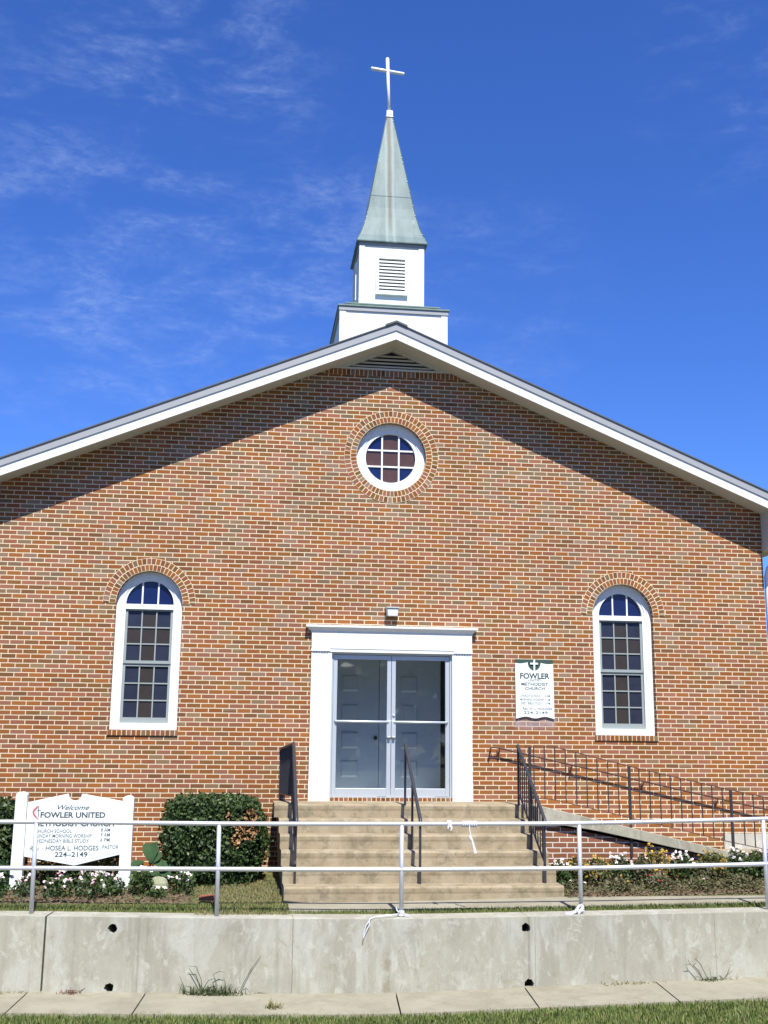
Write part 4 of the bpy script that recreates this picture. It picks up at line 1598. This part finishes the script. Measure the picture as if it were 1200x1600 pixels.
mb = MB()
mb.slab(board_outline(), SY - .028, SY + .018)
mb.build('board', M_SIGN, sg, bevel=0.004)
mb = MB()
mb.slab(board_outline(0.030), SY - .0296, SY - .0275, [board_outline(0.036)])
mb.build('border_line', M_LINE, sg)
L1, L2 = MB(), MB()
YL = SY - 0.0300
stext = lambda m_, s, a, b, v0, v1, **k: add_text(m_, s, UX(a), UX(b), VZ_((v0 + v1) / 2), (v1 - v0) * 0.00758, YL, **k)
stext(L1, 'Welcome', 92, 141, 1257.5, 1265, shear=0.45)
stext(L1, 'FOWLER UNITED', 66, 166.5, 1269, 1277.5, bold=0.026)
stext(L1, 'METHODIST CHURCH', 57, 181, 1282, 1291, bold=0.026)
stext(L2, 'CHURCH SCHOOL', 59.5, 116, 1296, 1301.5)
stext(L2, '8 AM', 161, 175.5, 1294, 1299.5)
stext(L2, 'SUNDAY MORNING WORSHIP', 59, 147, 1303.5, 1309)
stext(L2, '9 AM', 161, 175.5, 1301.7, 1307.2)
stext(L2, 'WEDNESDAY BIBLE STUDY', 59, 143.5, 1311.5, 1317)
stext(L2, '6 PM', 161, 175.5, 1309.7, 1315.2)
stext(L2, 'Rev. :', 53, 73, 1322.5, 1329.5, shear=0.25)
stext(L1, 'HOSEA L. HODGES', 77.5, 159, 1321.5, 1329)
stext(L2, ', PASTOR', 161, 190, 1321, 1326.5)
stext(L1, '224\u20132149', 92, 142.5, 1331.5, 1339, bold=0.008)
L1.build('lettering', M_LETTER, sg)
L2.build('small_lettering', M_GREYLETTER, sg)
mb = MB()
fl = [(61, 1258), (58.5, 1261), (55.5, 1263.5), (53.3, 1267), (53.4, 1271), (55.5, 1275), (59.5, 1278.5), (61.2, 1280), (60.6, 1276.5), (58, 1273.5), (56.2, 1270), (56.6, 1267.5), (59.3, 1264.8), (61.3, 1262)]
mb.slab([(UX(u), VZ_(v)) for u, v in fl], YL, SY - .0275)
mb.build('flame_emblem', M_RED, sg)
mb = MB()
mb.box(UX(61.9), YL, VZ_(1281), UX(63.1), SY - .0275, VZ_(1259))
mb.box(UX(60.4), YL + .0004, VZ_(1266.6), UX(66.8), SY - .0275, VZ_(1265.6))
mb.build('cross_emblem', M_LETTER, sg)


# ================================================================== plants
def quads(P, size, rng, flat=0.0, aspect=0.5, up=None):
    """one small bent leaf (2 tris as a quad) at every point"""
    n = len(P)
    a = rng.normal(size=(n, 3))
    if up is not None:
        a = a * (1 - flat) + np.asarray(up) * flat * 2
    a /= np.linalg.norm(a, axis=1, keepdims=True)
    b = rng.normal(size=(n, 3))
    b -= a * (a * b).sum(1, keepdims=True)
    b /= np.linalg.norm(b, axis=1, keepdims=True)
    c = np.cross(a, b)
    s = size * (0.6 + 0.8 * rng.random((n, 1)))
    V = np.stack([P - b * s, P + c * s * aspect + a * s * .15, P + b * s, P - c * s * aspect + a * s * .15], 1).reshape(-1, 3)
    Fc = np.arange(4 * n).reshape(n, 4)
    return V, Fc


def blades(P, h, wd, rng, lean=0.5, bend=True):
    n = len(P)
    az = rng.random(n) * 2 * np.pi
    hh = h * (0.5 + rng.random(n))
    ln = lean * hh * (rng.random(n) * 1.2)
    d = np.stack([np.cos(az), np.sin(az), np.zeros(n)], 1)
    s = np.stack([-np.sin(az), np.cos(az), np.zeros(n)], 1) * (wd * (0.6 + 0.8 * rng.random(n)))[:, None] / 2
    up = np.array([0, 0, 1.0])
    m1 = P + d * (ln * .35)[:, None] + up * (hh * .6)[:, None]
    tip = P + d * ln[:, None] + up * hh[:, None]
    V = np.stack([P - s, P + s, m1 + s * .7, m1 - s * .7, tip], 1).reshape(-1, 3)
    i = np.arange(n)[:, None] * 5
    F1 = np.concatenate([i + np.array([[0, 1, 2]]), i + np.array([[0, 2, 3]]), i + np.array([[3, 2, 4]])], 0)
    return V, F1


def shrub(name, label, cx, cy, rx, ry, z0, z1, n, mat, size, seed, top_round=0.35, dead=None, squareness=3.2, group=None):
    g = np.random.default_rng(seed)
    t = thing(name, label, 'shrub', (cx, cy, z0), group)

    def surf(u, ph, k=1.0):
        """superellipse-plan shell; u in 0..1 is height"""
        e = 2.0 / squareness
        cs_, sn = np.cos(ph), np.sin(ph)
        px = np.sign(cs_) * np.abs(cs_) ** e
        py = np.sign(sn) * np.abs(sn) ** e
        prof_ = np.where(u > 1 - top_round, np.sqrt(np.clip(1 - ((u - 1 + top_round) / top_round) ** 2 * 0.97, 0, 1)), 1.0) * (0.93 + 0.07 * np.sin(np.clip(u / (1 - top_round), 0, 1) * np.pi * .9))
        prof_ = prof_ * (0.90 + 0.10 * np.clip(u * 2, 0, 1))
        lump = 1 + 0.05 * np.sin(3 * ph + 5 * u) + 0.045 * np.sin(7 * ph - 9 * u + 1) + 0.04 * np.sin(13 * ph + 17 * u)
        return np.stack([cx + rx * px * prof_ * lump * k, cy + ry * py * prof_ * lump * k, z0 + (z1 - z0) * u * (1 + 0.02 * np.sin(5 * ph))], 1)
    u = g.random(n) ** 0.8
    pt = np.linspace(0, 2 * np.pi, 721)
    e_ = 2.0 / squareness
    ox = rx * np.sign(np.cos(pt)) * np.abs(np.cos(pt)) ** e_
    oy = ry * np.sign(np.sin(pt)) * np.abs(np.sin(pt)) ** e_
    arc_ = np.concatenate([[0], np.cumsum(np.hypot(np.diff(ox), np.diff(oy)))])
    ph = np.interp(g.random(n) * arc_[-1], arc_, pt)
    # a third of the leaves on the lid
    lid = g.random(n) < 0.28
    k = 1 - np.abs(g.normal(size=n)) * 0.09
    P = surf(u, ph, 1.0)
    P = np.stack([cx + (P[:, 0] - cx) * k, cy + (P[:, 1] - cy) * k, P[:, 2]], 1)
    rl = np.sqrt(g.random(n))
    Q = surf(np.full(n, 0.86), ph, 1.0)
    Ql = np.stack([cx + (Q[:, 0] - cx) * rl, cy + (Q[:, 1] - cy) * rl, z0 + (z1 - z0) * (0.99 - (0.28 * top_round + 0.03) * rl ** 4 + 0.035 * np.sin(9 * ph * rl) + 0.02 * g.normal(size=n))], 1)
    P[lid] = Ql[lid]
    P += g.normal(size=P.shape) * 0.012
    V, Fc = quads(P, size, g, 0.25, 0.55, (P - np.array([cx, cy, (z0 + z1) / 2 - .3])) / np.linalg.norm(P - np.array([cx, cy, (z0 + z1) / 2 - .3]), axis=1, keepdims=True))
    if dead is not None:
        dm = np.zeros(n, bool)
        for (dx, dz, dr) in dead:
            dm |= ((P[:, 0] - dx) ** 2 + (P[:, 2] - dz) ** 2 < (dr * (0.6 + 0.5 * g.random(n))) ** 2) & (P[:, 1] < cy)
        Fd = Fc[dm]
        Fc = Fc[~dm]
        used = np.unique(Fd)
        remap = np.zeros(len(V), int)
        remap[used] = np.arange(len(used))
        raw_mesh('dead_foliage', V[used], remap[Fd], M_DEADLEAF, t)
    raw_mesh('foliage', V, Fc, mat, t)
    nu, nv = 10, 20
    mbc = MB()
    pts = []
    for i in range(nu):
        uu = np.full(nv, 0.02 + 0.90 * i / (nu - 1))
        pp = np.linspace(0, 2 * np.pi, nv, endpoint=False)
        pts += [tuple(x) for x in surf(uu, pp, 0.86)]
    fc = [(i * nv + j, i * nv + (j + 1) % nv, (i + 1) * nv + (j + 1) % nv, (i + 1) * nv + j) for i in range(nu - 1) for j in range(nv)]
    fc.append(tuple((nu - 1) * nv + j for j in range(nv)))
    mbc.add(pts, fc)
    mbc.build('dark_core', M_CORE, t)  # dark closed hull, its colour imitates the shade between the inner leaves
    # a few stray shoots on top
    mbs = MB()
    for i in range(7):
        xx, yy = cx + g.uniform(-.6, .5) * rx, cy + g.uniform(-.5, .5) * ry
        hgt = g.uniform(0.05, 0.16)
        mbs.tube([(xx, yy, z1 - .08), (xx + g.uniform(-.02, .02), yy, z1 + hgt * .5), (xx + g.uniform(-.04, .04), yy, z1 + hgt)], [0.006, 0.005, 0.003], 5)
    mbs.build('shoots', M_BEDLEAF, t)
    return t


shrub('clipped_shrub', 'dense clipped dark green shrub with a patch of brown dead leaves left of the steps', -2.42, -0.82, 0.675, 0.50, 0.02, 1.07, 13000, M_HEDGE, 0.026, 3,
      dead=[(-2.02, 0.70, 0.17), (-1.95, 0.84, 0.12), (-2.25, 0.86, 0.06), (-2.12, 0.58, 0.10)], top_round=0.22, squareness=3.7)
shrub('round_shrub', 'dark green shrub behind the left post of the church sign', -5.20, -0.70, 0.42, 0.42, 0.04, 1.0, 4500, M_HEDGE, 0.034, 5, 0.5, None, 2.4)


def scatter_disc(g, cx, cy, r, n):
    a = g.random(n) * 2 * np.pi
    q = np.sqrt(g.random(n)) * r
    return cx + q * np.cos(a), cy + q * np.sin(a)


def blossom_heads(g, P, size, mat, parent, name='blossoms'):
    """little rosettes of petals"""
    allV, allF = [], []
    k = 0
    for p in P:
        m_ = 9
        q = p + g.normal(size=(m_, 3)) * size * 0.27
        V, Fc = quads(q, size * 0.48, g, 0.55, 0.8, np.tile(np.array([[0, -0.6, 0.8]]), (m_, 1)))
        allV.append(V)
        allF.append(Fc + k)
        k += len(V)
    return raw_mesh(name, np.concatenate(allV), np.concatenate(allF), mat, parent)


def bedding(name, label, cat, x, y, r, h, nleaf, leafmat, lsize, flowers, seed, group):
    """small leafy plant with flower heads: flowers = [(material, count, size, zmin, zmax)]"""
    g = np.random.default_rng(seed)
    z0 = float(upper_z(x, y)) + 0.02
    t = thing(name, label, cat, (x, y, z0), group)
    px, py = scatter_disc(g, x, y, r, nleaf)
    rad = np.hypot(px - x, py - y) / r
    pz = z0 + h * (0.08 + 0.85 * g.random(nleaf) ** 0.7) * np.sqrt(np.clip(1 - 0.75 * rad ** 2, 0.05, 1))
    V, Fc = quads(np.stack([px, py, pz], 1), lsize, g, 0.2, 0.5, np.tile(np.array([[0, -.3, 0.9]]), (nleaf, 1)))
    raw_mesh('foliage', V, Fc, leafmat, t)
    mbs = MB()
    for i in range(7):
        a = g.random() * 2 * math.pi
        e = (x + r * .6 * math.cos(a), y + r * .6 * math.sin(a), z0 + h * .8)
        mbs.tube([(x + .02 * math.cos(a), y + .02 * math.sin(a), z0 - .03), ((x * 1.3 + e[0] * .7) / 2, (y * 1.3 + e[1] * .7) / 2, z0 + h * .4), e], [0.006, 0.005, 0.003], 5)
    mbs.build('stems', M_BEDLEAF, t)
    for mat, cnt, sz, za, zb in flowers:
        fx, fy = scatter_disc(g, x, y - r * 0.1, r * 0.95, cnt)
        rad = np.hypot(fx - x, fy - y) / r
        fz = z0 + h * (za + (zb - za) * g.random(cnt)) * np.sqrt(np.clip(1 - 0.5 * rad ** 2, 0.2, 1)) + 0.01
        fn = {'white_petal': 'white_blossoms', 'pink_petal': 'pink_blossoms', 'yellow_petal': 'yellow_blossoms', 'red_petal': 'red_blossoms'}[mat.name]
        blossom_heads(g, np.stack([fx, fy, fz], 1), sz, mat, t, fn)
    return t


GW = 'white flowering plants in the sign bed'
bedding('flowering_plant', 'white flowered plant left of the sign, at the end of the bed', 'flowers', -4.95, -1.90, 0.17, 0.27, 260, M_BEDLEAF, 0.028, [(M_WHITEPETAL, 9, 0.030, 0.6, 1.05)], 11, GW)
bedding('flowering_plant', 'small white flowered plant right of the left sign post', 'flowers', -4.60, -1.84, 0.14, 0.24, 180, M_BEDLEAF, 0.026, [(M_WHITEPETAL, 5, 0.027, 0.6, 1.05), (M_PINKPETAL, 3, 0.025, .6, 1)], 12, GW)
bedding('flowering_plant', 'white and pink flowered plant under the left half of the sign board', 'flowers', -4.19, -1.90, 0.18, 0.27, 300, M_BEDLEAF, 0.028, [(M_WHITEPETAL, 9, 0.030, 0.5, 1.08), (M_PINKPETAL, 6, 0.030, .5, 1)], 13, GW)
bedding('flowering_plant', 'fullest pink and white flowered plant under the middle of the sign board', 'flowers', -3.80, -1.92, 0.20, 0.30, 340, M_BEDLEAF, 0.028, [(M_WHITEPETAL, 12, 0.031, 0.45, 1.1), (M_PINKPETAL, 10, 0.031, .5, 1.1)], 14, GW)
bedding('flowering_plant', 'small dark plant with few white flowers beside the right sign post', 'flowers', -3.55, -1.84, 0.13, 0.25, 220, M_BEDLEAF, 0.026, [(M_WHITEPETAL, 4, 0.026, 0.7, 1.08), (M_PINKPETAL, 2, 0.026, .7, 1)], 15, GW)
bedding('flowering_plant', 'leafy plant with few white flowers between the sign and the pale rock', 'flowers', -3.25, -1.78, 0.15, 0.33, 300, M_BEDLEAF, 0.032, [(M_WHITEPETAL, 5, 0.026, 0.5, 1.05)], 16, GW)
bedding('flowering_plant', 'low white flowered plant in front of the pale rock', 'flowers', -3.03, -1.98, 0.11, 0.13, 140, M_BEDLEAF, 0.024, [(M_WHITEPETAL, 6, 0.024, 0.6, 1.1)], 17, GW)
bedding('flowering_plant', 'white flowered plant between the pale rock and the clipped shrub', 'flowers', -2.77, -1.72, 0.16, 0.28, 260, M_BEDLEAF, 0.028, [(M_WHITEPETAL, 12, 0.030, 0.45, 1.1)], 18, GW)
GB = 'green plants behind the flowers under the sign'
for i, (x, y, r_, h, lb) in enumerate(((-4.42, -1.05, 0.26, 0.42, 'green leafy plant behind the sign, under its left bottom corner'),
                                       (-4.05, -1.15, 0.24, 0.36, 'green leafy plant behind the sign, under its lowest point'),
                                       (-3.72, -1.00, 0.24, 0.44, 'green leafy plant behind the sign, under its right bottom corner'),
                                       (-5.02, -1.35, 0.20, 0.34, 'broad-leaved green plant left of the left sign post'))):
    bedding('leafy_plant', lb, 'plant', x, y, r_, h, 420, M_BEDLEAF if i < 3 else M_BIGLEAF, 0.036 if i < 3 else 0.07, [(M_REDPETAL, 2, 0.018, .6, .9)] if i in (0, 2) else [], 30 + i, GB)

# big elephant-ear leaf
el = thing('broad_leaf_plant', 'plant with huge pale green leaves between the sign and the clipped shrub', 'plant', (-3.18, -1.2, 0.03))
LEAVES = [(-3.19, 0.42, 0.125, 0.45, 0.1, 0.25)]
gl = np.random.default_rng(51)
for k in range(13):
    LEAVES.append((-3.19 + gl.uniform(-.21, .20), gl.uniform(0.10, 0.36), gl.uniform(0.055, 0.10), gl.uniform(.3, 1.1), gl.uniform(-1.0, 1.0), gl.uniform(0, .4)))
for (x, z, s_, tilt, yaw, bow) in LEAVES:
    V, Fc = [], []
    nl, nw = 9, 7
    for i in range(nl):
        t_ = i / (nl - 1)
        wdt = s_ * 0.80 * math.sin(math.pi * min(1, 0.12 + 0.88 * t_) ** 0.72) ** 0.8 * (1.0 if t_ < .97 else .2)
        for j in range(nw):
            q = (j - (nw - 1) / 2) / ((nw - 1) / 2)
            lx = q * wdt * (1 + 0.05 * math.sin(5 * t_ * math.pi))
            ly = s_ * (1.05 - 2.1 * t_)
            lz = 0.16 * s_ * abs(q) + 0.05 * s_ * math.sin(9 * t_ + 3 * q) - bow * s_ * (t_ - .4) ** 2 * 2
            cz, sz = math.cos(yaw), math.sin(yaw)
            lx, ly = lx * cz - ly * sz, lx * sz + ly * cz
            V.append((x + lx, -1.26 - ly * math.sin(tilt) * -0.7 + lz * -.6, z + ly * math.cos(tilt) + lz * .6))
    for i in range(nl - 1):
        for j in range(nw - 1):
            a = i * nw + j
            Fc.append((a, a + 1, a + nw + 1, a + nw))
    mb = MB()
    mb.add(V, Fc)
    mb.build('leaf', M_BIGLEAF, el, True)
    mb = MB()
    mb.tube([(-3.18, -1.2, 0.0), ((x - 3.18) / 2, -1.22, z * .5), (x, -1.25, z)], [0.012, 0.010, 0.006], 6)
    mb.build('stem', M_BEDLEAF, el)

# stone and a clay brick in the bed


def rock(name, mat, cx, cy, cz, rx, ry, rz_, seed, label, cat):
    g = np.random.default_rng(seed)
    nu, nv = 9, 14
    V, Fc = [], []
    for i in range(nu):
        th = math.pi * i / (nu - 1)
        for j in range(nv):
            ph = 2 * math.pi * j / nv
            k = 1 + 0.10 * math.sin(2 * ph + seed) + 0.08 * math.sin(3 * th + 2 * ph) + g.uniform(-.05, .05)
            V.append((cx + rx * k * math.sin(th) * math.cos(ph), cy + ry * k * math.sin(th) * math.sin(ph), cz + rz_ * k * math.cos(th)))
    for i in range(nu - 1):
        for j in range(nv):
            Fc.append((i * nv + j, (i + 1) * nv + j, (i + 1) * nv + (j + 1) % nv, i * nv + (j + 1) % nv))
    mb = MB()
    mb.add(V, Fc)
    return tag(mb.build(name, mat), label, cat)


rock('rock', M_STONE, -3.04, -1.74, 0.07, 0.135, 0.10, 0.125, 4, 'pale greenish rock among white flowers right of the sign', 'rock')
mb = MB()
mb.hexa([(-2.54, -2.30, -0.01), (-2.36, -2.34, -0.01), (-2.34, -2.24, -0.01), (-2.52, -2.20, -0.01)], [(-2.53, -2.29, 0.045), (-2.37, -2.33, 0.05), (-2.35, -2.25, 0.05), (-2.51, -2.21, 0.045)])
tag(mb.build('brick', M_CLAY, bevel=0.006), 'loose reddish brown brick lying on the lawn below the clipped shrub', 'brick')

GR = 'flowers in the bed below the ramp'
right = [(1.98, -1.60, .15, .34, M_BEDLEAF, [(M_WHITEPETAL, 9, .030, .7, 1.05)], 'white flowered plant right beside the bottom step'),
         (2.22, -1.50, .17, .36, M_MIXLEAF, [(M_YELLOWPETAL, 14, .026, .6, 1.0)], 'yellowish plant left of the post in the ramp bed'),
         (2.47, -1.62, .19, .38, M_MIXLEAF, [(M_YELLOWPETAL, 36, .026, .35, 1.0)], 'orange-yellow flowered plant nearest the steps, right of the railing post'),
         (2.80, -1.55, .17, .40, M_BEDLEAF, [(M_WHITEPETAL, 15, .031, .75, 1.05)], 'white flowered plant between the first two yellow clumps'),
         (3.07, -1.62, .15, .36, M_BROWNLEAF, [(M_REDPETAL, 3, .022, .3, .6), (M_PINKPETAL, 3, .024, .8, 1)], 'spent brownish plant with a few red flowers'),
         (3.28, -1.45, .24, .46, M_MIXLEAF, [(M_YELLOWPETAL, 60, .028, .35, 1.02)], 'largest yellow flowered clump in the middle of the ramp bed'),
         (3.62, -1.60, .18, .40, M_BEDLEAF, [(M_WHITEPETAL, 14, .030, .75, 1.08)], 'white flowered plant right of the largest yellow clump'),
         (3.88, -1.68, .15, .32, M_BROWNLEAF, [(M_REDPETAL, 3, .022, .2, .5)], 'brown leggy plant with one red flower near the bed front'),
         (4.08, -1.50, .22, .40, M_MIXLEAF, [(M_YELLOWPETAL, 44, .026, .4, 1.0)], 'yellow-green flowered clump left of the pink flowers'),
         (4.38, -1.58, .18, .42, M_BEDLEAF, [(M_WHITEPETAL, 9, .030, .75, 1.08), (M_PINKPETAL, 3, .030, .6, 1)], 'white and pink flowered plant below the end of the ramp'),
         (4.66, -1.62, .18, .44, M_BEDLEAF, [(M_WHITEPETAL, 8, .032, .75, 1.05), (M_PINKPETAL, 4, .032, .5, 1)], 'rightmost plant with white and deep pink flowers'),
         (4.93, -1.66, .18, .42, M_BEDLEAF, [(M_WHITEPETAL, 3, .028, .8, 1.0)], 'green plant at the right edge beside the railing post'),
         (2.10, -1.95, .12, .14, M_BROWNLEAF, [(M_WHITEPETAL, 2, .022, .7, 1)], 'low withered plant at the front, next to the bottom step'),
         (2.62, -2.00, .16, .18, M_BROWNLEAF, [(M_YELLOWPETAL, 2, .022, .7, 1)], 'low withered plant in front of the orange-yellow clump'),
         (3.15, -2.00, .17, .20, M_BROWNLEAF, [(M_REDPETAL, 2, .02, .6, 1)], 'low withered plant in front of the largest yellow clump'),
         (3.70, -2.00, .17, .17, M_BROWNLEAF, [(M_PINKPETAL, 2, .02, .6, 1)], 'low grey withered plant at the front of the ramp bed'),
         (4.20, -2.00, .18, .20, M_BROWNLEAF, [(M_REDPETAL, 1, .02, .6, 1)], 'low purplish withered plant in front of the yellow-green clump'),
         (4.75, -2.02, .18, .22, M_BEDLEAF, [(M_WHITEPETAL, 2, .022, .6, 1)], 'low green plant in front at the right edge of the bed')]
for i, (x, y, r_, h, lm, fl_, lb) in enumerate(right):
    bedding('flowering_plant', lb, 'flowers', x, y, r_, h, 650 if h > .25 else 420, lm, 0.026, fl_, 70 + i, GR)

# weeds in the joint between wall and pavement


def weed(name, label, s, n, span, h, nb, mat, seed, stems=(), leafy=0):
    g = np.random.default_rng(seed)
    z0 = float(wall_bot(s)) + 0.006
    t = thing(name, label, 'weed', street(s, n, z0))
    c = np.clip(g.normal(size=nb) * 0.42, -1, 1)
    P = np.array([street(s + a * span, n + g.uniform(-.05, .05), z0) for a in c])
    V, Fc = blades(P, h, 0.012, g, 1.5)
    raw_mesh('leaves', V, Fc, mat, t)
    if leafy:
        c = np.clip(g.normal(size=leafy) * 0.42, -1, 1)
        P = np.array([street(s + a * span * .9, n + g.uniform(-.08, .04), z0 + g.uniform(.005, h * .55) * (1 - abs(a))) for a in c])
        V, Fc = quads(P, 0.022, g, 0.2, 0.4, np.tile(np.array([[0, -.4, .9]]), (leafy, 1)))
        raw_mesh('foliage', V, Fc, mat, t)
    if stems:
        mb = MB()
        for pts in stems:
            mb.tube([street(s + a, n - 0.01 + b, z0 + z) for a, b, z in pts], [0.0038] * (len(pts) - 1) + [0.0015], 5)
        mb.build('stems', M_WEED if mat is M_WEED else M_TWIG, t)
    return t


stems = [[(0.26, .02, 0.0), (0.31, .03, 0.10), (0.40, .04, 0.27), (0.50, .05, 0.40)], [(0.30, .02, 0.05), (0.36, 0, 0.08), (0.42, -.02, 0.01)],
         [(-0.12, 0, 0), (-0.16, .02, 0.13), (-0.24, .03, 0.24), (-0.27, .03, 0.28)], [(-0.1, 0, 0), (-.13, 0, .17), (-.19, 0, .30), (-.28, 0, .305)],
         [(0.0, 0, 0), (0.03, 0, .12), (0.0, 0, .22), (0.06, 0, .25), (0.12, 0, .24)], [(-.3, 0, 0), (-.32, 0, .12), (-.36, 0, .20)], [(-.2, 0, 0), (-.24, 0, .09), (-.33, 0, .11)],
         [(.1, 0, 0), (.13, 0, .12), (.11, 0, .19)], [(-.15, 0, 0), (-.05, 0, .16), (.02, 0, .18), (.05, 0, .10)]]
weed('weed_clump', 'green grassy weed clump with tall bent stems at the wall foot, left', -2.03, -0.235, 0.42, 0.10, 170, M_WEED, 5, stems, 260)
stems = [[(-.08, 0, 0), (-.16, 0, .10), (-.24, 0, .19), (-.26, 0, .23)], [(-.24, 0, .18), (-.30, 0, .175)], [(-.05, 0, .03), (-.12, 0, .18), (-.18, 0, .24), (-.15, 0, .26)],
         [(.1, 0, 0), (.17, 0, .08), (.22, 0, .19)], [(.15, 0, .06), (.24, 0, .12)], [(.2, 0, .03), (.26, 0, .02), (.30, 0, .06)], [(0, 0, 0), (-.02, 0, .12)], [(.05, 0, 0), (.06, 0, .10)], [(-.1, 0, .04), (-.2, 0, .06)]]
weed('weed_clump', 'thin grey dried weed clump at the wall foot, right', 3.42, -0.225, 0.20, 0.05, 60, M_WEED, 6, stems, 60)
weed('weed_clump', 'flat reddish dead weed at the wall foot near the lower left drain hole', -3.52, -0.23, 0.16, 0.05, 40, M_REDWEED, 7, [[(-.1, 0, 0), (-.06, 0, .05), (.03, 0, .05), (.1, 0, .03)]], 40)
weed('weed_clump', 'strip of low dry weeds along the wall foot right of the right drain holes', 2.62, -0.215, 0.42, 0.035, 70, M_DRYGRASS, 8, (), 60)
weed('weed_clump', 'short grey-green weeds growing in a crack of the pavement', -1.36, -0.80, 0.09, 0.06, 60, M_DRYGRASS, 9, (), 30)
weed('weed_clump', 'dry brown weed strip at the wall foot around the dark joint', -4.2, -0.215, 0.55, 0.03, 80, M_DRYGRASS, 10, (), 50)


# grass
def lawn(name, pts_fn, n, h, wd, mat, label, lean=0.6):
    P = pts_fn(n)
    V, Fc = blades(P, h, wd, rng, lean)
    o = raw_mesh(name, V, Fc, mat, None, 'stuff')
    o['label'] = label
    o['category'] = 'grass'
    return o


def verge_pts(n):
    s = rng.uniform(-5.2, 5.2, n)
    nn = -1.03 - rng.random(n) ** 1.1 * 1.5
    nn += 0.035 * np.sin(s * 9) * (nn > -1.12)
    x = O2[0] + T2[0] * s + N2[0] * nn
    y = O2[1] + T2[1] * s + N2[1] * nn
    return np.stack([x, y, lower_z(s, nn)], 1)


def strip_pts(n):
    s = rng.uniform(-5.2, 5.6, n)
    nn = rng.uniform(0.185, 0.75, n)
    x = O2[0] + T2[0] * s + N2[0] * nn
    y = O2[1] + T2[1] * s + N2[1] * nn
    edge = np.where(x > -1.5, np.interp(x, *WALK_F), -2.36)
    k = y < edge + 0.03 * rng.random(n)
    return np.stack([x, y, upper_z(x, y)], 1)[k]


def patch_pts(n):
    x = rng.uniform(-2.55, -1.50, n)
    y = rng.uniform(-2.9, -0.9, n)
    return np.stack([x, y, upper_z(x, y)], 1)


lawn('verge_grass', verge_pts, 60000, 0.042, 0.010, M_GRASS, 'short green grass verge along the front of the pavement')
lawn('strip_grass', strip_pts, 26000, 0.034, 0.008, M_GRASS, 'thin grass strip behind the top of the retaining wall')
lawn('lawn_grass', patch_pts, 13000, 0.028, 0.008, M_DRYGRASS, 'patchy dry lawn between the clipped shrub and the steps')


# the wooded far side of the street (behind the camera; it shows only as reflections in the glass)
def tree_line(n):
    k = 34
    cx = np.linspace(-60, 60, k) + rng.uniform(-1.5, 1.5, k)
    cy = rng.uniform(-52, -44, k)
    r = rng.uniform(2.8, 4.5, k)
    h = rng.uniform(8, 13, k)
    i = rng.integers(0, k, n)
    d = rng.normal(size=(n, 3))
    d /= np.linalg.norm(d, axis=1, keepdims=True)
    q = rng.random((n, 1)) ** 0.4
    P = np.stack([cx[i], cy[i], h[i] * 0.5], 1) + d * q * np.stack([r[i] * 1.3, r[i], h[i] * 0.5], 1)
    return P


V, Fc = quads(tree_line(16000), 0.62, rng, 0.1, 0.6, np.tile(np.array([[0, 0, 1.0]]), (16000, 1)))
o = raw_mesh('tree_line', V, Fc, M_HEDGE, None, 'stuff')
tag(o, 'row of dark leafy trees across the street from the church', 'trees')


# bark chips and dry litter lying on the two beds
def litter(name, label, x0, x1, y0, y1, n, mat, size, hmax):
    x, y = rng.uniform(x0, x1, n), rng.uniform(y0, y1, n)
    P = np.stack([x, y, upper_z(x, y) + 0.022 + rng.random(n) * hmax], 1)
    V, Fc = quads(P, size, rng, 0.55, 0.45, np.tile(np.array([[0, 0, 1.0]]), (n, 1)))
    o = raw_mesh(name, V, Fc, mat, None, 'stuff')
    tag(o, label, 'litter')


litter('bark_litter', 'brown bark chips scattered over the soil of the sign bed', -5.6, -2.55, -2.40, -0.4, 3600, M_BROWNLEAF, 0.020, 0.012)
litter('dry_litter', 'withered leaves and stems covering the soil of the bed below the ramp', 1.85, 5.6, -2.42, -1.25, 7000, M_BROWNLEAF, 0.022, 0.09)
litter('ground_cover', 'low green sprouts scattered over the soil of the sign bed', -5.6, -2.6, -2.2, -0.5, 1500, M_BEDLEAF, 0.024, 0.06)
